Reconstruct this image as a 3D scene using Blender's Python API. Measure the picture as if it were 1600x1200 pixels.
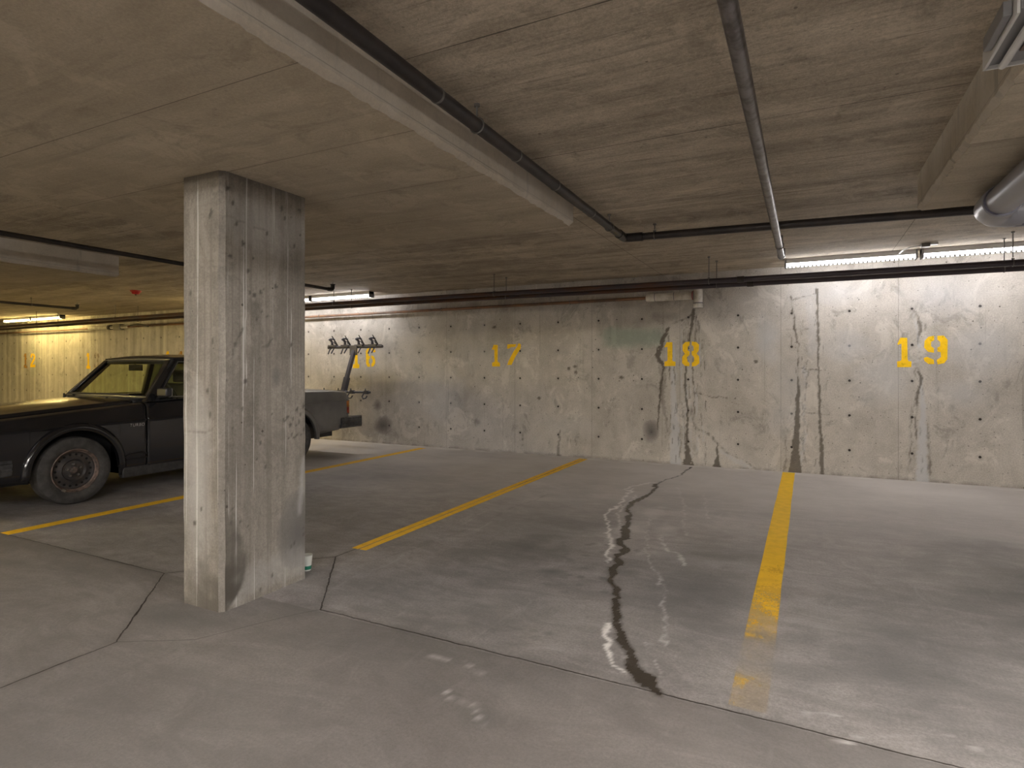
import bpy, bmesh, math, random
import numpy as np
from mathutils import Vector, Matrix

for o in list(bpy.data.objects):
    bpy.data.objects.remove(o)
C = bpy.context.scene.collection
SC = bpy.context.scene
R = random.Random(7)
PI = math.pi

# ------------------------------------------------------------ camera, world, exposure
YAW = 26.6
cam = bpy.data.cameras.new('camera'); co = bpy.data.objects.new('camera', cam); C.objects.link(co)
co.location = (0, 0, 1.21); co.rotation_euler = (PI/2, 0, math.radians(YAW))
cam.sensor_fit = 'HORIZONTAL'; cam.sensor_width = 36; cam.lens = 920/1600*36
cam.shift_y = -23/1600; cam.clip_start = .02; cam.clip_end = 100
SC.camera = co
w = bpy.data.worlds.new('world'); SC.world = w; w.use_nodes = True
w.node_tree.nodes['Background'].inputs[0].default_value = (.9, .95, 1, 1)
w.node_tree.nodes['Background'].inputs[1].default_value = .02
SC.view_settings.view_transform = 'Standard'; SC.view_settings.look = 'None'
SC.view_settings.gamma = 1; SC.view_settings.use_curve_mapping = False
SC.view_settings.exposure = 1.98
LIGHT_WHITE, LIGHT_WARM, LIGHT_YELLOW = (1.0, .97, .97), (1.0, .95, .90), (1.0, .76, .27)
E_MAIN, E_AISLE, E_YELLOW = 6.5, 40.0, 12.0

CEIL, DROP, WALLY = 2.42, 2.2, 7.65

# ------------------------------------------------------------ node helpers
class NT:
    def __init__(s, name):
        s.m = bpy.data.materials.new(name); s.m.use_nodes = True
        s.t = s.m.node_tree; s.b = s.t.nodes['Principled BSDF']
    def put(s, sock, v):
        if v is None: return
        if isinstance(v, bpy.types.NodeSocket): s.t.links.new(v, sock)
        else:
            if hasattr(sock.default_value, '__len__') and not hasattr(v, '__len__'): v = (v,)*len(sock.default_value)
            if hasattr(sock.default_value, '__len__') and len(sock.default_value) == 4 and len(v) == 3: v = (*v, 1)
            sock.default_value = v
    def math(s, op, a, b=None, c=None, clamp=False):
        n = s.t.nodes.new('ShaderNodeMath'); n.operation = op; n.use_clamp = clamp
        for i, v in enumerate((a, b, c)): 
            if v is not None: s.put(n.inputs[i], v)
        return n.outputs[0]
    def vm(s, op, a, b=None, scale=None):
        n = s.t.nodes.new('ShaderNodeVectorMath'); n.operation = op
        s.put(n.inputs[0], a)
        if b is not None: s.put(n.inputs[1], b)
        if scale is not None: s.put(n.inputs['Scale'], scale)
        return n.outputs['Value'] if op in ('DOT_PRODUCT', 'LENGTH', 'DISTANCE') else n.outputs[0]
    def mix(s, f, a, b, blend='MIX'):
        n = s.t.nodes.new('ShaderNodeMix'); n.data_type = 'RGBA'; n.blend_type = blend
        s.put(n.inputs[0], f); s.put(n.inputs[6], a); s.put(n.inputs[7], b)
        return n.outputs[2]
    def ramp(s, v, a, b, lo=0., hi=1.):
        n = s.t.nodes.new('ShaderNodeMapRange'); n.clamp = True; n.interpolation_type = 'SMOOTHSTEP'
        s.put(n.inputs[0], v); n.inputs[1].default_value = a; n.inputs[2].default_value = b
        n.inputs[3].default_value = lo; n.inputs[4].default_value = hi
        return n.outputs[0]
    def pos(s):
        n = s.t.nodes.new('ShaderNodeNewGeometry'); return n.outputs['Position']
    def obj(s):
        n = s.t.nodes.new('ShaderNodeTexCoord'); return n.outputs['Object']
    def sep(s, v):
        n = s.t.nodes.new('ShaderNodeSeparateXYZ'); s.put(n.inputs[0], v); return n.outputs
    def noise(s, v, scale, detail=6, rough=.6, dist=0.):
        n = s.t.nodes.new('ShaderNodeTexNoise'); s.put(n.inputs['Vector'], v)
        n.inputs['Scale'].default_value = scale; n.inputs['Detail'].default_value = detail
        n.inputs['Roughness'].default_value = rough; n.inputs['Distortion'].default_value = dist
        return n.outputs[0]
    def vor(s, v, scale, feature='F1'):
        n = s.t.nodes.new('ShaderNodeTexVoronoi'); s.put(n.inputs['Vector'], v)
        n.feature = feature; n.inputs['Scale'].default_value = scale
        return n
    def attr(s, name):
        n = s.t.nodes.new('ShaderNodeAttribute'); n.attribute_name = name; return n
    def bump(s, h, strength, dist=.01):
        n = s.t.nodes.new('ShaderNodeBump'); s.put(n.inputs['Height'], h)
        n.inputs['Strength'].default_value = strength; n.inputs['Distance'].default_value = dist
        s.t.links.new(n.outputs[0], s.b.inputs['Normal'])
    def out(s, col=None, rough=None, metal=None, spec=None):
        s.put(s.b.inputs['Base Color'], col); s.put(s.b.inputs['Roughness'], rough)
        s.put(s.b.inputs['Metallic'], metal); s.put(s.b.inputs['Specular IOR Level'], spec)
        return s.m

def segdist(n, p2, segs):
    """distance of the flat point p2 to the nearest of the segments"""
    best = None
    for a, b in segs:
        a = Vector((a[0], a[1], 0)); b = Vector((b[0], b[1], 0)); ba = b-a
        pa = n.vm('SUBTRACT', p2, tuple(a))
        h = n.math('DIVIDE', n.vm('DOT_PRODUCT', pa, tuple(ba)), ba.length_squared, clamp=True)
        d = n.vm('LENGTH', n.vm('SUBTRACT', pa, n.vm('SCALE', tuple(ba), scale=h)))
        best = d if best is None else n.math('MINIMUM', best, d)
    return best

def concrete(name, dark, light, stretch, streak, blotch=.55, rough=.85, bump=.25, grain=.12, pits=.5, hook=None, contrast=1., patch=1.):
    n = NT(name); p = n.pos()
    sp = n.vm('MULTIPLY', p, stretch)
    warp = n.vm('ADD', sp, n.vm('SCALE', n.vm('MULTIPLY', (1, 1, 1), n.noise(p, 1.3, 3)), scale=.5))
    A = n.ramp(n.noise(warp, 1.0, 9, .68, .3), .5-.17/contrast, .5+.17/contrast)
    B = n.ramp(n.noise(p, blotch, 5, .6, .6), .33, .67)
    D = n.ramp(n.noise(p, 5.5, 8, .7, .4), .32, .68)
    f = n.math('ADD', n.math('MULTIPLY', A, streak), n.math('MULTIPLY', B, (1-streak)*.6))
    f = n.math('ADD', f, n.math('MULTIPLY', D, (1-streak)*.4))
    col = n.mix(f, dark, light)
    g = n.ramp(n.noise(p, 80, 5, .9), .3, .7, 1-grain*1.7, 1+grain*1.7)
    col = n.mix(1, col, g, 'MULTIPLY')
    # ragged-edged paler and darker laitance patches
    E1 = n.noise(n.vm('MULTIPLY', p, (1, 1, .8)), 2.6, 12, .74, .8)
    col = n.mix(n.ramp(E1, .53, .60, 0, .24*patch), col, tuple(min(1, x*1.35) for x in light))
    E2 = n.noise(n.vm('MULTIPLY', n.vm('ADD', p, (7, 3, 5)), (1, 1, .7)), 3.4, 12, .78, .6)
    col = n.mix(n.ramp(E2, .54, .63, 0, .38*patch), col, tuple(x*.62 for x in dark))
    v0 = n.vor(p, 26); sel0 = n.math('GREATER_THAN', n.sep(v0.outputs['Color'])[0], .72)
    pit0 = n.math('MULTIPLY', n.math('LESS_THAN', v0.outputs['Distance'], n.math('MULTIPLY', n.sep(v0.outputs['Color'])[1], .16)), sel0)
    col = n.mix(n.math('MULTIPLY', pit0, pits*.75), col, (.09, .078, .068))
    v = n.vor(p, 9); 
    sel = n.math('GREATER_THAN', n.sep(v.outputs['Color'])[0], .55)
    rad = n.math('MULTIPLY', n.sep(v.outputs['Color'])[1], .085)
    pit = n.math('MULTIPLY', n.math('LESS_THAN', v.outputs['Distance'], rad), sel)
    pit = n.math('MULTIPLY', pit, pits)
    col = n.mix(pit, col, (.07, .06, .05))
    ro = rough
    h = n.math('SUBTRACT', n.math('ADD', n.math('MULTIPLY', D, .6), n.math('MULTIPLY', g, .5)), pit)
    if hook:
        col, ro, h = hook(n, p, col, rough, h)
    n.bump(h, bump, .006)
    return n.out(col, ro, 0., .35)

def mask_mix(n, col, rough, h, dark=(.055, .047, .038), white=(.62, .61, .60), green=(.20, .245, .20), smudge_shade=(.10, .088, .085)):
    a = n.attr('mask'); s = n.sep(a.outputs['Vector'])
    col = n.mix(n.math('MULTIPLY', s[2], .75), col, green)
    col = n.mix(a.outputs['Alpha'], col, smudge_shade)
    col = n.mix(s[1], col, white)
    col = n.mix(s[0], col, dark)
    rough = n.math('SUBTRACT', rough, n.math('MULTIPLY', s[0], .35))
    h = n.math('SUBTRACT', h, n.math('MULTIPLY', s[0], .6))
    return col, rough, h

def hook_wall(n, p, col, rough, h):
    x, y, z = n.sep(p)[0:3]
    # vertical form-board lines and pale run marks
    v = n.noise(n.vm('MULTIPLY', p, (26, 0, .35)), 1, 3, .6)
    col = n.mix(n.ramp(v, .60, .70, 0, .30), col, (.50, .475, .43))
    v2 = n.noise(n.vm('MULTIPLY', p, (19, 3, .5)), 1, 4, .6)
    col = n.mix(n.ramp(v2, .60, .74, 0, .40), col, (.17, .15, .125))
    lw = n.noise(n.vm('MULTIPLY', p, (7, 1, .12)), 1, 4, .6)
    left = n.ramp(x, -8., -12., 0, 1)
    col = n.mix(n.math('MULTIPLY', n.ramp(lw, .52, .66, 0, .45), left), col, (.74, .72, .62))
    col = n.mix(n.math('MULTIPLY', n.ramp(lw, .48, .36, 0, .4), left), col, (.24, .21, .16))
    # plywood joints every 1.18 m, a level lift joint
    fx = n.math('ABSOLUTE', n.math('SUBTRACT', n.math('FRACT', n.math('DIVIDE', n.math('ADD', x, 30.11), 1.17)), .5))
    jl = n.math('LESS_THAN', fx, .003)
    col = n.mix(n.math('MULTIPLY', jl, .45), col, (.16, .145, .13))
    # tie holes
    dx = n.math('SUBTRACT', n.math('FRACT', n.math('DIVIDE', n.math('ADD', x, 7.24+59*.59+.295), .59)), .5)
    dz = n.math('SUBTRACT', n.math('FRACT', n.math('DIVIDE', n.math('ADD', z, -.297+.3925*2.5), .3925)), .5)
    d = n.math('SQRT', n.math('ADD', n.math('POWER', n.math('MULTIPLY', dx, .59), 2), n.math('POWER', n.math('MULTIPLY', dz, .3925), 2)))
    wob = n.math('MULTIPLY', n.noise(p, 30, 2), .006)
    hole = n.math('LESS_THAN', d, n.math('ADD', wob, .0105))
    lip = n.ramp(d, .014, .05, .22, 0)
    col = n.mix(lip, col, (.2, .18, .16))
    col = n.mix(hole, col, (.035, .03, .027))
    h = n.math('SUBTRACT', h, hole)
    # dirt line at the foot
    foot = n.math('MULTIPLY', n.ramp(z, .0, .05, .6, 0), n.ramp(n.noise(p, 7, 5), .35, .65))
    col = n.mix(foot, col, (.16, .145, .13))
    return mask_mix(n, col, rough, h, dark=(.075, .060, .043), white=(.50, .51, .53), green=(.17, .24, .19), smudge_shade=(.075, .066, .068))

JOINTS = [((-30, 2.2), (-3.41, 2.2)), ((-3.41, 2.2), (-2.74, 1.55)), ((-2.19, 2.22), (-2.72, 2.89)), ((-3.41, 2.2), (-2.72, 2.89)),
          ((-2.19, 2.22), (9, 2.17)), ((-2.74, 1.55), (-2.74, -7)), ((-2.72, 2.89), (-2.69, 7.65))]
def hook_floor(n, p, col, rough, h):
    s = n.sep(p)
    pj = n.vm('ADD', p, n.vm('SCALE', (1, 1, 0), scale=n.math('MULTIPLY', n.math('SUBTRACT', n.noise(p, 9, 3), .5), .02)))
    pj = n.vm('MULTIPLY', pj, (1, 1, 0))
    d = segdist(n, pj, JOINTS)
    jw = n.math('LESS_THAN', d, n.math('MULTIPLY', n.noise(p, 2.2, 3), .0075))
    d2 = segdist(n, pj, [((-2.74, 1.55), (-2.45, 1.72)), ((-2.45, 1.72), (-2.26, 2.12)), ((-2.26, 2.12), (-2.19, 2.22))])
    jw = n.math('MAXIMUM', jw, n.math('MULTIPLY', n.math('LESS_THAN', d2, n.math('MULTIPLY', n.noise(p, 5, 3), .006)), .45))
    # trowel swirls and tyre drag marks
    sw = n.noise(n.vm('ADD', n.vm('MULTIPLY', p, (1.6, 5.5, 1)), n.vm('SCALE', (1, 1, 1), scale=n.math('MULTIPLY', n.noise(p, .7, 2), 4.))), 1.2, 8, .7, 1.2)
    col = n.mix(n.ramp(sw, .36, .66, .0, .42), col, (.125, .115, .108))
    sw2 = n.noise(n.vm('MULTIPLY', p, (4.5, 1.1, 1)), 1.5, 7, .75, 1.8)
    col = n.mix(n.ramp(sw2, .56, .72, 0, .38), col, (.40, .385, .37))
    # the drive lane is a separate, browner pour
    lane = n.math('LESS_THAN', s[1], 2.2)
    col = n.mix(n.math('MULTIPLY', lane, .55), col, (.125, .113, .101))
    # slab colour paled towards the wall, standing in for the strip lights' spill
    near = n.ramp(s[1], 3.2, 7.2, 0, 1)
    near = n.math('MULTIPLY', near, n.ramp(n.noise(p, .8, 4), .3, .7, .65, 1.))
    col = n.mix(n.math('MULTIPLY', near, .86), col, (.62, .585, .56))
    col = n.mix(n.ramp(d, .0, .05, .22, 0), col, (.10, .09, .08))
    col, rough, h = mask_mix(n, col, rough, h, dark=(.030, .023, .016), white=(.66, .63, .61), smudge_shade=(.085, .085, .08))
    a = n.sep(n.attr('mask').outputs['Vector'])
    rough = n.math('SUBTRACT', rough, n.math('MULTIPLY', a[0], .1))
    col = n.mix(jw, col, (.028, .022, .018))
    h = n.math('SUBTRACT', h, jw)
    return col, rough, h

def hook_ceiling(n, p, col, rough, h):
    s = n.sep(p)
    v = n.noise(n.vm('MULTIPLY', p, (1.6, 24, 24)), 1, 9, .85, .5)
    col = n.mix(n.ramp(v, .50, .66, 0, .55), col, (.12, .098, .075))
    v3 = n.noise(n.vm('MULTIPLY', p, (.6, 7, 7)), 1, 9, .82, .5)
    col = n.mix(n.ramp(v3, .55, .66, 0, .55), col, (.72, .64, .52))
    jy = n.math('ABSOLUTE', n.math('SUBTRACT', n.math('FRACT', n.math('DIVIDE', n.math('ADD', s[1], 30-2.0-.61+.02+1.22*.5), 1.22)), .5))
    jx = n.math('ABSOLUTE', n.math('SUBTRACT', n.math('FRACT', n.math('DIVIDE', n.math('ADD', s[0], 30.94+1.22), 2.44)), .5))
    wob = n.math('MULTIPLY', n.noise(p, 3, 3), .0052)
    ln = n.math('MAXIMUM', n.math('LESS_THAN', jy, wob), n.math('LESS_THAN', jx, .0011))
    col = n.mix(n.math('MULTIPLY', ln, .75), col, (.05, .042, .035))
    h = n.math('SUBTRACT', n.math('ADD', h, n.math('MULTIPLY', v, .8)), ln)
    return col, rough, h

def hook_drop(n, p, col, rough, h):
    s = n.sep(p)
    v = n.noise(n.vm('MULTIPLY', p, (.9, 8, 3)), 1, 7, .7, .8)
    col = n.mix(n.ramp(v, .52, .70, 0, .35), col, (.19, .16, .12))
    under = n.math('LESS_THAN', s[2], 2.201)
    jy = n.math('ABSOLUTE', n.math('SUBTRACT', n.math('FRACT', n.math('DIVIDE', n.math('ADD', s[1], 30.5-2.0), .61)), .5))
    ln = n.math('MULTIPLY', n.math('LESS_THAN', n.math('ABSOLUTE', n.math('SUBTRACT', .5, jy)), n.math('MULTIPLY', n.noise(p, 1.5, 3), .007)), under)
    col = n.mix(n.math('MULTIPLY', ln, .6), col, (.05, .042, .035))
    # form seam on the edge face
    side = n.math('MULTIPLY', n.math('GREATER_THAN', s[2], 2.236), n.math('LESS_THAN', s[2], 2.240))
    col = n.mix(n.math('MULTIPLY', side, .7), col, (.07, .06, .05))
    vs = n.noise(n.vm('MULTIPLY', p, (7, 7, .8)), 1, 4, .6)
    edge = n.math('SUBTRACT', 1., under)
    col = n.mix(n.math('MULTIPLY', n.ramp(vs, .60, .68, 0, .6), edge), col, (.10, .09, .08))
    col = n.mix(n.math('MULTIPLY', edge, .30), col, (.64, .60, .54))  # slightly paler concrete, lifted further in place of stronger side light
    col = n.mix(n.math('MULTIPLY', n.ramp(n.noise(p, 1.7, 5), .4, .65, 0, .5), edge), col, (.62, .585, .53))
    return col, rough, h

def hook_pillar(n, p, col, rough, h):
    s = n.sep(p)
    v = n.noise(n.vm('MULTIPLY', p, (30, 30, .3)), 1, 3, .6)
    col = n.mix(n.ramp(v, .60, .625, 0, .7), col, (.56, .54, .51))
    col = n.mix(n.ramp(v, .44, .38, 0, .40), col, (.15, .13, .11))
    wv = n.noise(n.vm('MULTIPLY', p, (3, 3, 60)), 1, 3, .6)
    col = n.mix(n.math('MULTIPLY', n.ramp(wv, .58, .66, 0, .3), n.math('LESS_THAN', s[1], 1.99)), col, (.2, .18, .16))
    return mask_mix(n, col, rough, h, dark=(.075, .066, .055), smudge_shade=(.13, .122, .115), white=(.50, .49, .48))

M = {}
M['wall'] = concrete('wall_concrete', (.34, .312, .277), (.57, .537, .492), (2.2, 2.2, .8), .35, .55, .88, .35, .14, .8, hook_wall, patch=1.3)
M['plain'] = concrete('plain_concrete', (.22, .20, .17), (.40, .37, .33), (2, 2, 1), .4, .6, .9, .3)
M['floor'] = concrete('floor_concrete', (.150, .136, .132), (.40, .368, .356), (1.1, 2.4, 1), .4, .45, .62, .2, .19, .2, hook_floor, patch=.55)
M['ceiling'] = concrete('ceiling_concrete', (.27, .228, .176), (.60, .525, .42), (.6, 4, 4), .5, .5, .85, .5, .15, .6, hook_ceiling, 1.3)
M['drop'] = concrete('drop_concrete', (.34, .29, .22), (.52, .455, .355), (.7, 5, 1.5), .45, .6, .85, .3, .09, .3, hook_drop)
M['pillar'] = concrete('pillar_concrete', (.145, .130, .110), (.335, .305, .265), (9, 9, .6), .4, 1.1, .85, .4, .12, .9, hook_pillar)

def simple(name, col, rough=.5, metal=0., spec=.5, var=.0, coat=0., vcol=None, vscale=8):
    n = NT(name)
    c = col
    if var or vcol:
        f = n.ramp(n.noise(n.obj(), vscale, 6, .65), .38, .66, 0, 1 if vcol else var)
        c = n.mix(f, col, vcol or tuple(x*.4 for x in col))
    n.out(c, rough, metal, spec)
    n.b.inputs['Coat Weight'].default_value = coat; n.b.inputs['Coat Roughness'].default_value = .06
    return n.m
def glowing(name, col, e):
    n = NT(name); n.out((.8, .8, .8), .4)
    n.put(n.b.inputs['Emission Color'], col); n.b.inputs['Emission Strength'].default_value = e
    return n.m
M['tube_white'] = glowing('lamp_white', LIGHT_WHITE, E_MAIN)
M['tube_warm'] = glowing('lamp_warm', LIGHT_WARM, E_AISLE)
M['tube_bay'] = glowing('lamp_bay', LIGHT_WARM, 44.0)
M['tube_side'] = glowing('lamp_side', LIGHT_WARM, 90.0)
M['fill_back'] = glowing('lamp_fill_back', LIGHT_WARM, 60.0)
M['fill_yellow_aisle'] = glowing('lamp_fill_yellow', LIGHT_YELLOW, 120.0)
M['tube_yellow'] = glowing('lamp_yellow', LIGHT_YELLOW, E_YELLOW)
M['fix_white'] = simple('white_enamel', (.62, .62, .62), .4)
M['fix_grey'] = simple('grey_steel', (.25, .25, .26), .45, .3)
M['pipe_black'] = simple('black_steel_pipe', (.030, .027, .028), .42, .3, vcol=(.055, .045, .042), vscale=5)
M['pipe_grey'] = simple('galvanised_conduit', (.24, .23, .24), .35, .75, vcol=(.12, .11, .11), vscale=14)
M['pvc_grey'] = simple('grey_pvc', (.26, .26, .29), .32, .0)
M['pvc_dark'] = simple('dark_pvc', (.10, .10, .14), .4)
M['pvc_white'] = simple('white_pvc', (.80, .77, .71), .4, vcol=(.5, .46, .4), vscale=6)
M['red_band'] = simple('red_primer', (.22, .03, .03), .5)
M['copper'] = simple('rusty_pipe', (.30, .16, .09), .5, .2, vcol=(.14, .10, .08), vscale=3)
M['rod'] = simple('zinc_rod', (.20, .19, .18), .45, .6)
M['red'] = simple('red_plastic', (.42, .012, .016), .35)
M['green'] = simple('green_print', (.02, .19, .12), .5)
M['cupw'] = simple('white_paper', (.66, .68, .64), .6)

def pipe_rust():
    n = NT('rust_streaked_pipe'); s = n.sep(n.pos())
    f = n.ramp(n.noise(n.vm('MULTIPLY', n.pos(), (1.2, 8, 8)), 1.5, 6, .7), .42, .62)
    f = n.math('MULTIPLY', f, n.ramp(s[0], -.9, -1.6, .05, 1))
    c = n.mix(f, (.060, .050, .062), (.105, .048, .028))
    return n.out(c, .42, .25)
M['pipe_rust'] = pipe_rust()

def paint(name, col, wear):
    """road paint: opaque where whole, showing the concrete where worn away"""
    n = NT(name); p = n.pos()
    c = n.mix(n.ramp(n.noise(p, 14, 5), .35, .7, 0, .35), col, tuple(x*.62 for x in col))
    n.out(c, .6, 0., .3)
    a = wear(n, p)
    n.put(n.b.inputs['Alpha'], a)
    return n.m
YEL = (.80, .47, .025)
def wear_light(n, p):
    return n.ramp(n.noise(p, 22, 6, .75), .33, .42, .55, 1)
def wear_long(n, p):
    s = n.sep(p)
    t = n.ramp(s[1], 2.2, 5.2, 0, 1)
    q = n.math('ADD', n.math('MULTIPLY', n.noise(n.vm('MULTIPLY', p, (1.6, 1, 1)), 30, 8, .85), .6), n.math('MULTIPLY', n.noise(p, 5, 5), .4))
    whole = n.ramp(n.math('ADD', q, n.math('MULTIPLY', t, .30)), .50, .66)
    veil = n.ramp(s[1], 2.78, 3.6, .08, .66)
    return n.math('MULTIPLY', n.math('MAXIMUM', whole, veil), n.math('MULTIPLY', n.ramp(s[1], 2.5, 5.0, .45, 1), n.math('MAXIMUM', n.ramp(n.math('ABSOLUTE', n.math('SUBTRACT', s[1], 2.68)), .05, .22, .1, 1), 0)))
def wear_faint(n, p):
    return n.ramp(n.noise(p, 14, 6, .75), .38, .58, .12, .7)
M['paint'] = paint('yellow_line_paint', (.84, .49, .022), wear_light)
M['paint_worn'] = paint('worn_yellow_line_paint', (.92, .56, .025), wear_long)
M['stencil'] = paint('yellow_stencil_paint', (.98, .61, .006), wear_light)
M['stencil_ghost'] = paint('ghost_stencil_paint', (.66, .36, .03), lambda n, p: n.ramp(n.noise(p, 14, 6, .75), .4, .6, .02, .22))
M['stencil_faint'] = paint('faded_stencil_paint', (.66, .34, .03), wear_faint)

# car materials
def car_paint():
    n = NT('black_car_paint'); p = n.pos(); s = n.sep(p)
    dust = n.math('MULTIPLY', n.ramp(n.noise(p, 3, 6, .6), .3, .7, .6, 1), n.ramp(s[1], 4.2, 5.6, .02, 1))
    c = n.mix(dust, (.010, .010, .012), (.16, .156, .148))
    n.out(c, n.math('ADD', n.math('MULTIPLY', dust, .32), .13), 0., .5)
    n.b.inputs['Coat Weight'].default_value = .6; n.b.inputs['Coat Roughness'].default_value = .08
    return n.m
M['body'] = car_paint()
M['rubber'] = simple('black_rubber', (.020, .020, .020), .55, vcol=(.045, .043, .042), vscale=18)
M['tyre'] = simple('tyre_rubber', (.040, .038, .036), .75, vcol=(.075, .071, .067), vscale=12)
M['trim'] = simple('satin_black_trim', (.024, .024, .026), .38)
M['bumper'] = simple('worn_bumper_rubber', (.028, .028, .03), .4, vcol=(.075, .075, .075), vscale=14)
M['chrome'] = simple('chrome', (.55, .55, .56), .2, 1.)
M['dullchrome'] = simple('dull_chrome', (.34, .33, .31), .3, .9)
M['steel'] = simple('black_steel_wheel', (.07, .066, .068), .42, .5, vcol=(.10, .085, .075), vscale=16)
M['rust'] = simple('rusty_rim', (.22, .155, .125), .65, .2, vcol=(.085, .07, .06), vscale=22)
M['hole'] = simple('shadowed_slot', (.006, .006, .006), .9)
M['lamp_red'] = simple('red_lens', (.34, .045, .018), .25)
M['lamp_amber'] = simple('amber_lens', (.45, .16, .03), .25)
M['lamp_clear'] = simple('clear_lens', (.5, .5, .5), .1, .4)
M['interior'] = simple('dark_upholstery', (.020, .019, .019), .8)
M['dash'] = simple('dashboard_vinyl', (.030, .031, .028), .6)
M['rackblack'] = simple('rack_powder_coat', (.085, .085, .105), .38, .3)
def glass_mat(name, tint):
    m = bpy.data.materials.new(name); m.use_nodes = True; t = m.node_tree; t.nodes.clear()
    o = t.nodes.new('ShaderNodeOutputMaterial'); mx = t.nodes.new('ShaderNodeMixShader')
    tr = t.nodes.new('ShaderNodeBsdfTransparent'); gl = t.nodes.new('ShaderNodeBsdfGlossy'); fr = t.nodes.new('ShaderNodeFresnel')
    tr.inputs[0].default_value = (*tint, 1); gl.inputs['Roughness'].default_value = .03; fr.inputs[0].default_value = 1.45
    t.links.new(fr.outputs[0], mx.inputs[0]); t.links.new(tr.outputs[0], mx.inputs[1]); t.links.new(gl.outputs[0], mx.inputs[2])
    t.links.new(mx.outputs[0], o.inputs[0])
    return m
M['glass'] = glass_mat('green_tinted_glass', (.98, 1.0, .87))
M['glass_dark'] = glass_mat('smoked_glass', (.42, .46, .38))

# ------------------------------------------------------------ mesh helpers
class MB:
    def __init__(s): s.v = []; s.f = []; s.mi = []
    def add(s, vs, fs, mi=0):
        o = len(s.v); s.v += [tuple(v) for v in vs]; s.f += [tuple(i+o for i in f) for f in fs]; s.mi += [mi]*len(fs); return s
    def box(s, x0, x1, y0, y1, z0, z1, mi=0):
        vs = [(x, y, z) for x in (x0, x1) for y in (y0, y1) for z in (z0, z1)]
        return s.add(vs, [(0, 1, 3, 2), (4, 6, 7, 5), (0, 4, 5, 1), (2, 3, 7, 6), (0, 2, 6, 4), (1, 5, 7, 3)], mi)
    def tube(s, pts, r, n=14, mi=0, closed=False, cap=True):
        pts = [Vector(p) for p in pts]; L = len(pts); rs = r if hasattr(r, '__len__') else [r]*L
        rings = []; up = None
        for i, p in enumerate(pts):
            if closed: t = (pts[(i+1) % L]-pts[i-1]).normalized()
            else: t = (pts[min(i+1, L-1)]-pts[max(i-1, 0)]).normalized()
            if up is None:
                up = Vector((0, 0, 1)) if abs(t.z) < .9 else Vector((0, 1, 0))
            u = (up - t*up.dot(t)).normalized(); up = u; w = t.cross(u)
            k = 1.
            if not closed and 0 < i < L-1:
                a = (pts[i]-pts[i-1]).normalized().dot(t); k = 1/max(a, .6)
            rings.append([p+(u*math.cos(2*PI*j/n)+w*math.sin(2*PI*j/n))*rs[i] for j in range(n)])
        vs = [v for rg in rings for v in rg]; fs = []
        for i in range(L if closed else L-1):
            a = i*n; b = ((i+1) % L)*n
            fs += [(a+j, a+(j+1) % n, b+(j+1) % n, b+j) for j in range(n)]
        if cap and not closed:
            fs += [tuple(range(n-1, -1, -1)), tuple(range((L-1)*n, L*n))]
        return s.add(vs, fs, mi)
    def lathe(s, prof, c, axis='x', n=40, mi=0, cap=False):
        """prof: (along, radius) pairs about an axis through c"""
        vs = []
        for a, r in prof:
            for j in range(n):
                t = 2*PI*j/n; u, w = r*math.cos(t), r*math.sin(t)
                vs.append({'x': (c[0]+a, c[1]+u, c[2]+w), 'y': (c[0]+u, c[1]+a, c[2]+w), 'z': (c[0]+u, c[1]+w, c[2]+a)}[axis])
        fs = [(i*n+j, i*n+(j+1) % n, (i+1)*n+(j+1) % n, (i+1)*n+j) for i in range(len(prof)-1) for j in range(n)]
        if cap: fs += [tuple(range(n)), tuple(range((len(prof)-1)*n, len(prof)*n))]
        return s.add(vs, fs, mi)
    def prism(s, poly, f0, f1, mi=0):
        """poly 2-D, f0/f1 map (u,v) to the 3-D points of the two faces"""
        k = len(poly); vs = [f0(*p) for p in poly]+[f1(*p) for p in poly]
        fs = [tuple(range(k)), tuple(range(2*k-1, k-1, -1))]+[(i, (i+1) % k, k+(i+1) % k, k+i) for i in range(k)]
        return s.add(vs, fs, mi)
    def build(s, name, mats, parent=None, bevel=0., smooth=30, solid=0., loc=None):
        me = bpy.data.meshes.new(name)
        org = Vector(loc) if loc is not None else Vector((0, 0, 0))
        me.from_pydata([tuple(Vector(v)-org) for v in s.v], [], s.f)
        for m in (mats if isinstance(mats, (list, tuple)) else [mats]): me.materials.append(m)
        for i, p in enumerate(me.polygons): p.material_index = s.mi[i]
        bm = bmesh.new(); bm.from_mesh(me)
        bmesh.ops.remove_doubles(bm, verts=bm.verts, dist=1e-5)
        bmesh.ops.recalc_face_normals(bm, faces=bm.faces)
        ng = [f for f in bm.faces if len(f.verts) > 4]
        if ng: bmesh.ops.triangulate(bm, faces=ng)
        for f in bm.faces: f.smooth = True
        for e in bm.edges:
            if len(e.link_faces) == 2 and e.calc_face_angle(0) > math.radians(smooth): e.smooth = False
        bm.to_mesh(me); bm.free()
        o = bpy.data.objects.new(name, me); C.objects.link(o)
        if solid:
            md = o.modifiers.new('solid', 'SOLIDIFY'); md.thickness = solid; md.offset = 0
        if bevel:
            md = o.modifiers.new('bevel', 'BEVEL'); md.width = bevel; md.segments = 2; md.limit_method = 'ANGLE'; md.angle_limit = .6
        if parent is not None: o.parent = parent
        if loc is not None: o.location = org
        return o
def tag(o, label, cat=None, group=None, kind=None):
    if label: o['label'] = label
    if cat: o['category'] = cat
    if group: o['group'] = group
    if kind: o['kind'] = kind
    return o
def thing(name, loc, label, cat, group=None):
    o = bpy.data.objects.new(name, None); C.objects.link(o); o.location = loc; o.empty_display_size = .1
    return tag(o, label, cat, group)
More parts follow.
